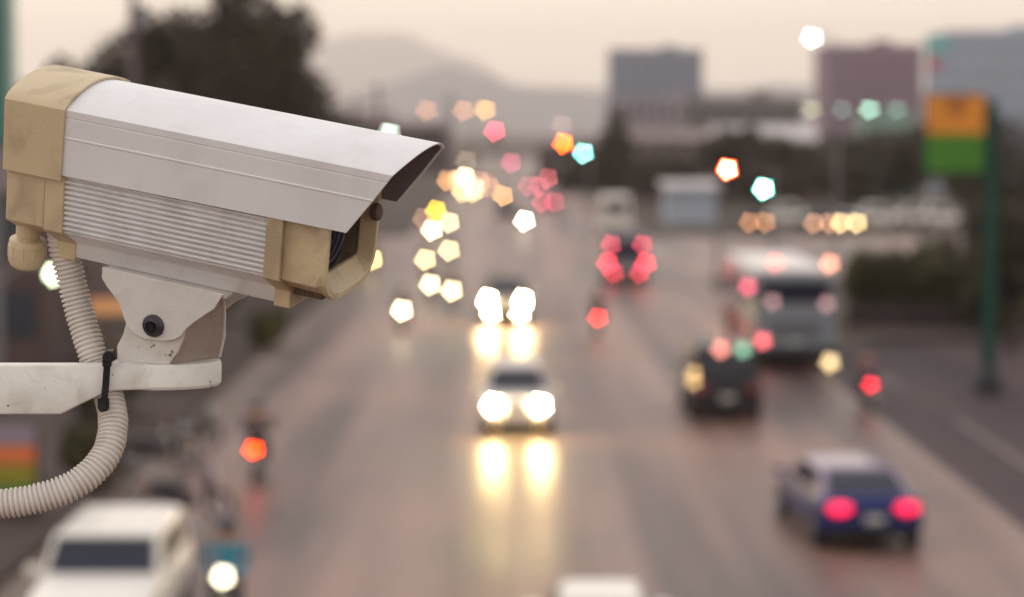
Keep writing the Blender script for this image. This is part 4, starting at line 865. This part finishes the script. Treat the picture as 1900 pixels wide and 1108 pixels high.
def moto(px, D, rz, label, rlabel, hl=None, tl=None, shirt='dark', group='motorcycles in the traffic', rider=True):
    """D is where the lit lamp stands"""
    b = BP if not used[0] else copy_tree(BP)
    off = .5 if hl else .8
    b.location = (X(px, D), D+off, 0); b.rotation_euler = (0, 0, rz)
    tag(b, label, 'motorcycle', group)
    setmat(kids(b, 'headlight')[0], lit(hl, .24, D) if hl else MATS['headlight_off'])
    setmat(kids(b, 'taillight')[0], lit(tl, .2, D) if tl else MATS['taillight_off'])
    if rider:
        p = RP if not used[0] else copy_tree(RP)
        p.location = b.location; p.rotation_euler = (0, 0, rz)
        tag(p, rlabel, 'person', 'motorcycle riders')
        setmat(p, RM[shirt] or MATS_R)
        used[0] = True
    return b
moto(408, 35.2, FACE, 'scooter with a white headlight beside the lower left white car', 'rider in a bright blue shirt and dark helmet facing us', hl=(4, 3.5, 2.3), shirt='blue')
moto(467, 50.8, AWAY, 'motorcycle with a glowing orange red tail light on the left', 'dark clothed rider above the glowing orange red tail light', tl=(4.2, .17, .0))
moto(745, 87.7, FACE, 'motorcycle with a round white headlight left of the glaring car', 'dark rider left of the glaring oncoming car', hl=(3.2, 2.6, 1.5))
moto(1110, 86.6, AWAY, 'motorcycle with one red tail light between the lanes at centre right', 'dark rider above the lone centre right tail light', tl=(1.15, .05, .04))
moto(1619, 63.8, AWAY, 'motorcycle with one crimson tail light behind the bus at right', 'dark rider behind the bus at the right kerb', tl=(.95, .02, .05), shirt='mauve')
moto(1367, 82, AWAY, 'unlit motorcycle just left of the grey bus', 'rider just left of the grey bus', hl=None, tl=(.06, .02, .02))
moto(838, 98.5, FACE, 'oncoming motorcycle, right one of the pair behind the visor tip level', 'rider on the right motorcycle of the nearest oncoming pair', hl=(1.9, 1.45, .75))
moto(798, 102.5, FACE, 'oncoming motorcycle, left one of the nearest pair of pale headlights', 'rider on the left motorcycle of the nearest oncoming pair', hl=(1.7, 1.4, .8))
moto(789, 122, FACE, 'oncoming motorcycle, lower left of the middle pair of pale headlights', 'rider on the lower left motorcycle of the middle pair', hl=(1.15, .90, .42))
moto(833, 131.5, FACE, 'oncoming motorcycle, upper right of the middle pair of pale headlights', 'rider on the upper right motorcycle of the middle pair', hl=(1.1, .86, .42))
moto(801, 158, FACE, 'oncoming motorcycle with a whitish headlight below the yellow one', 'rider just below the yellow headlight', hl=(1.7, 1.4, .8))
moto(833, 171, FACE, 'oncoming motorcycle with a pale headlight right of the yellow one', 'rider just right of the yellow headlight', hl=(.95, .78, .42))
moto(809, 196, FACE, 'oncoming motorcycle with a strong yellow headlight', 'rider of the motorcycle with the strong yellow headlight', hl=(1.1, .70, .02))
moto(785, 179, FACE, 'oncoming motorcycle with a dim brownish headlight', 'rider of the motorcycle with the dim brownish headlight', hl=(.26, .14, .09))
moto(973, 174, FACE, 'oncoming motorcycle with the lone white headlight nearest the road centre', 'rider with the lone white headlight nearest the road centre', hl=(2.2, 2.0, 1.5))
moto(933, 240, FACE, 'distant motorcycle with an orange tan headlight', 'rider of the distant motorcycle with the orange tan headlight', hl=(.72, .34, .12))
moto(690, 122, FACE, 'oncoming motorcycle whose yellow headlight peeps past the tan bezel', 'rider hidden beside the tan bezel', hl=(1.4, 1.05, .35))
moto(908, 278, FACE, 'distant motorcycle with a faint tan headlight beside the cluster', 'rider of the distant motorcycle beside the cluster', hl=(.28, .14, .08))
street_lamp(98, 507, 70, (1.5, 1.75, 1.0), 'low lamp with greenish white light between gland and conduit', dia=.3, side=-1)
for i, (px, D, a, lab) in enumerate([(280, 50.5, .5, 'parked unlit motorcycle left of the parked pair under the arm'), (345, 54, .9, 'parked unlit motorcycle right of the parked pair under the arm'), (330, 44, .3, 'parked unlit motorcycle beside the conduit bend')]):
    b = moto(px, D, a, lab, '', rider=False, group='motorcycles parked on the left pavement'); b.location.z = .16

t = empty('market_stall', (X(212, 74), 74, .16), .15, 'small market stall with orange cloth canopy behind the corrugated conduit', 'stall')
mb = MB(); mb.loft([[(-.8, -.6, 1.75), (.8, -.6, 1.75), (.8, -.6, 1.72), (-.8, -.6, 1.72)], [(-.8, 0, 2.15), (.8, 0, 2.15), (.8, 0, 2.12), (-.8, 0, 2.12)], [(-.8, .7, 2.0), (.8, .7, 2.0), (.8, .7, 1.97), (-.8, .7, 1.97)]]); mb.obj('canopy', pmat('cloth_orange', (.62, .30, .12), .8, var=.15, vscale=3.), t)
mb = MB(); mb.box((0, 0, .8), (1.4, .8, .06)); mb.obj('table_top', pmat('table_wood', (.30, .17, .09), .6, var=.2, vscale=3.), t, bevel=.01)
mb = MB(); mb.box((0, -.42, .42), (1.4, .03, .7)); mb.obj('front_cloth', pmat('cloth_tan', (.50, .27, .14), .8, var=.15, vscale=3.), t)
for x in (-.68, .68):
    for y in (-.38, .38): mb = MB(); mb.cyl((x, y, 0), (x, y, 1.98), .025, n=10); mb.obj('post', mst, t)
# ---------------------------------------------------------------- the evening haze
mb = MB(); mb.box((0, 7000, 284), (14400, 14200, 570))
hz = mb.obj('haze', None); tag(hz, kind='stuff')
hm = bpy.data.materials.new('haze_air'); hm.use_nodes = True; n = hm.node_tree; n.nodes.clear()
ho = n.nodes.new('ShaderNodeOutputMaterial'); hv = n.nodes.new('ShaderNodeVolumePrincipled')
hv.inputs['Color'].default_value = (.99, .93, .88, 1); hv.inputs['Density'].default_value = .00015; hv.inputs['Anisotropy'].default_value = .55
n.links.new(hv.outputs[0], ho.inputs['Volume']); hz.data.materials.append(hm)
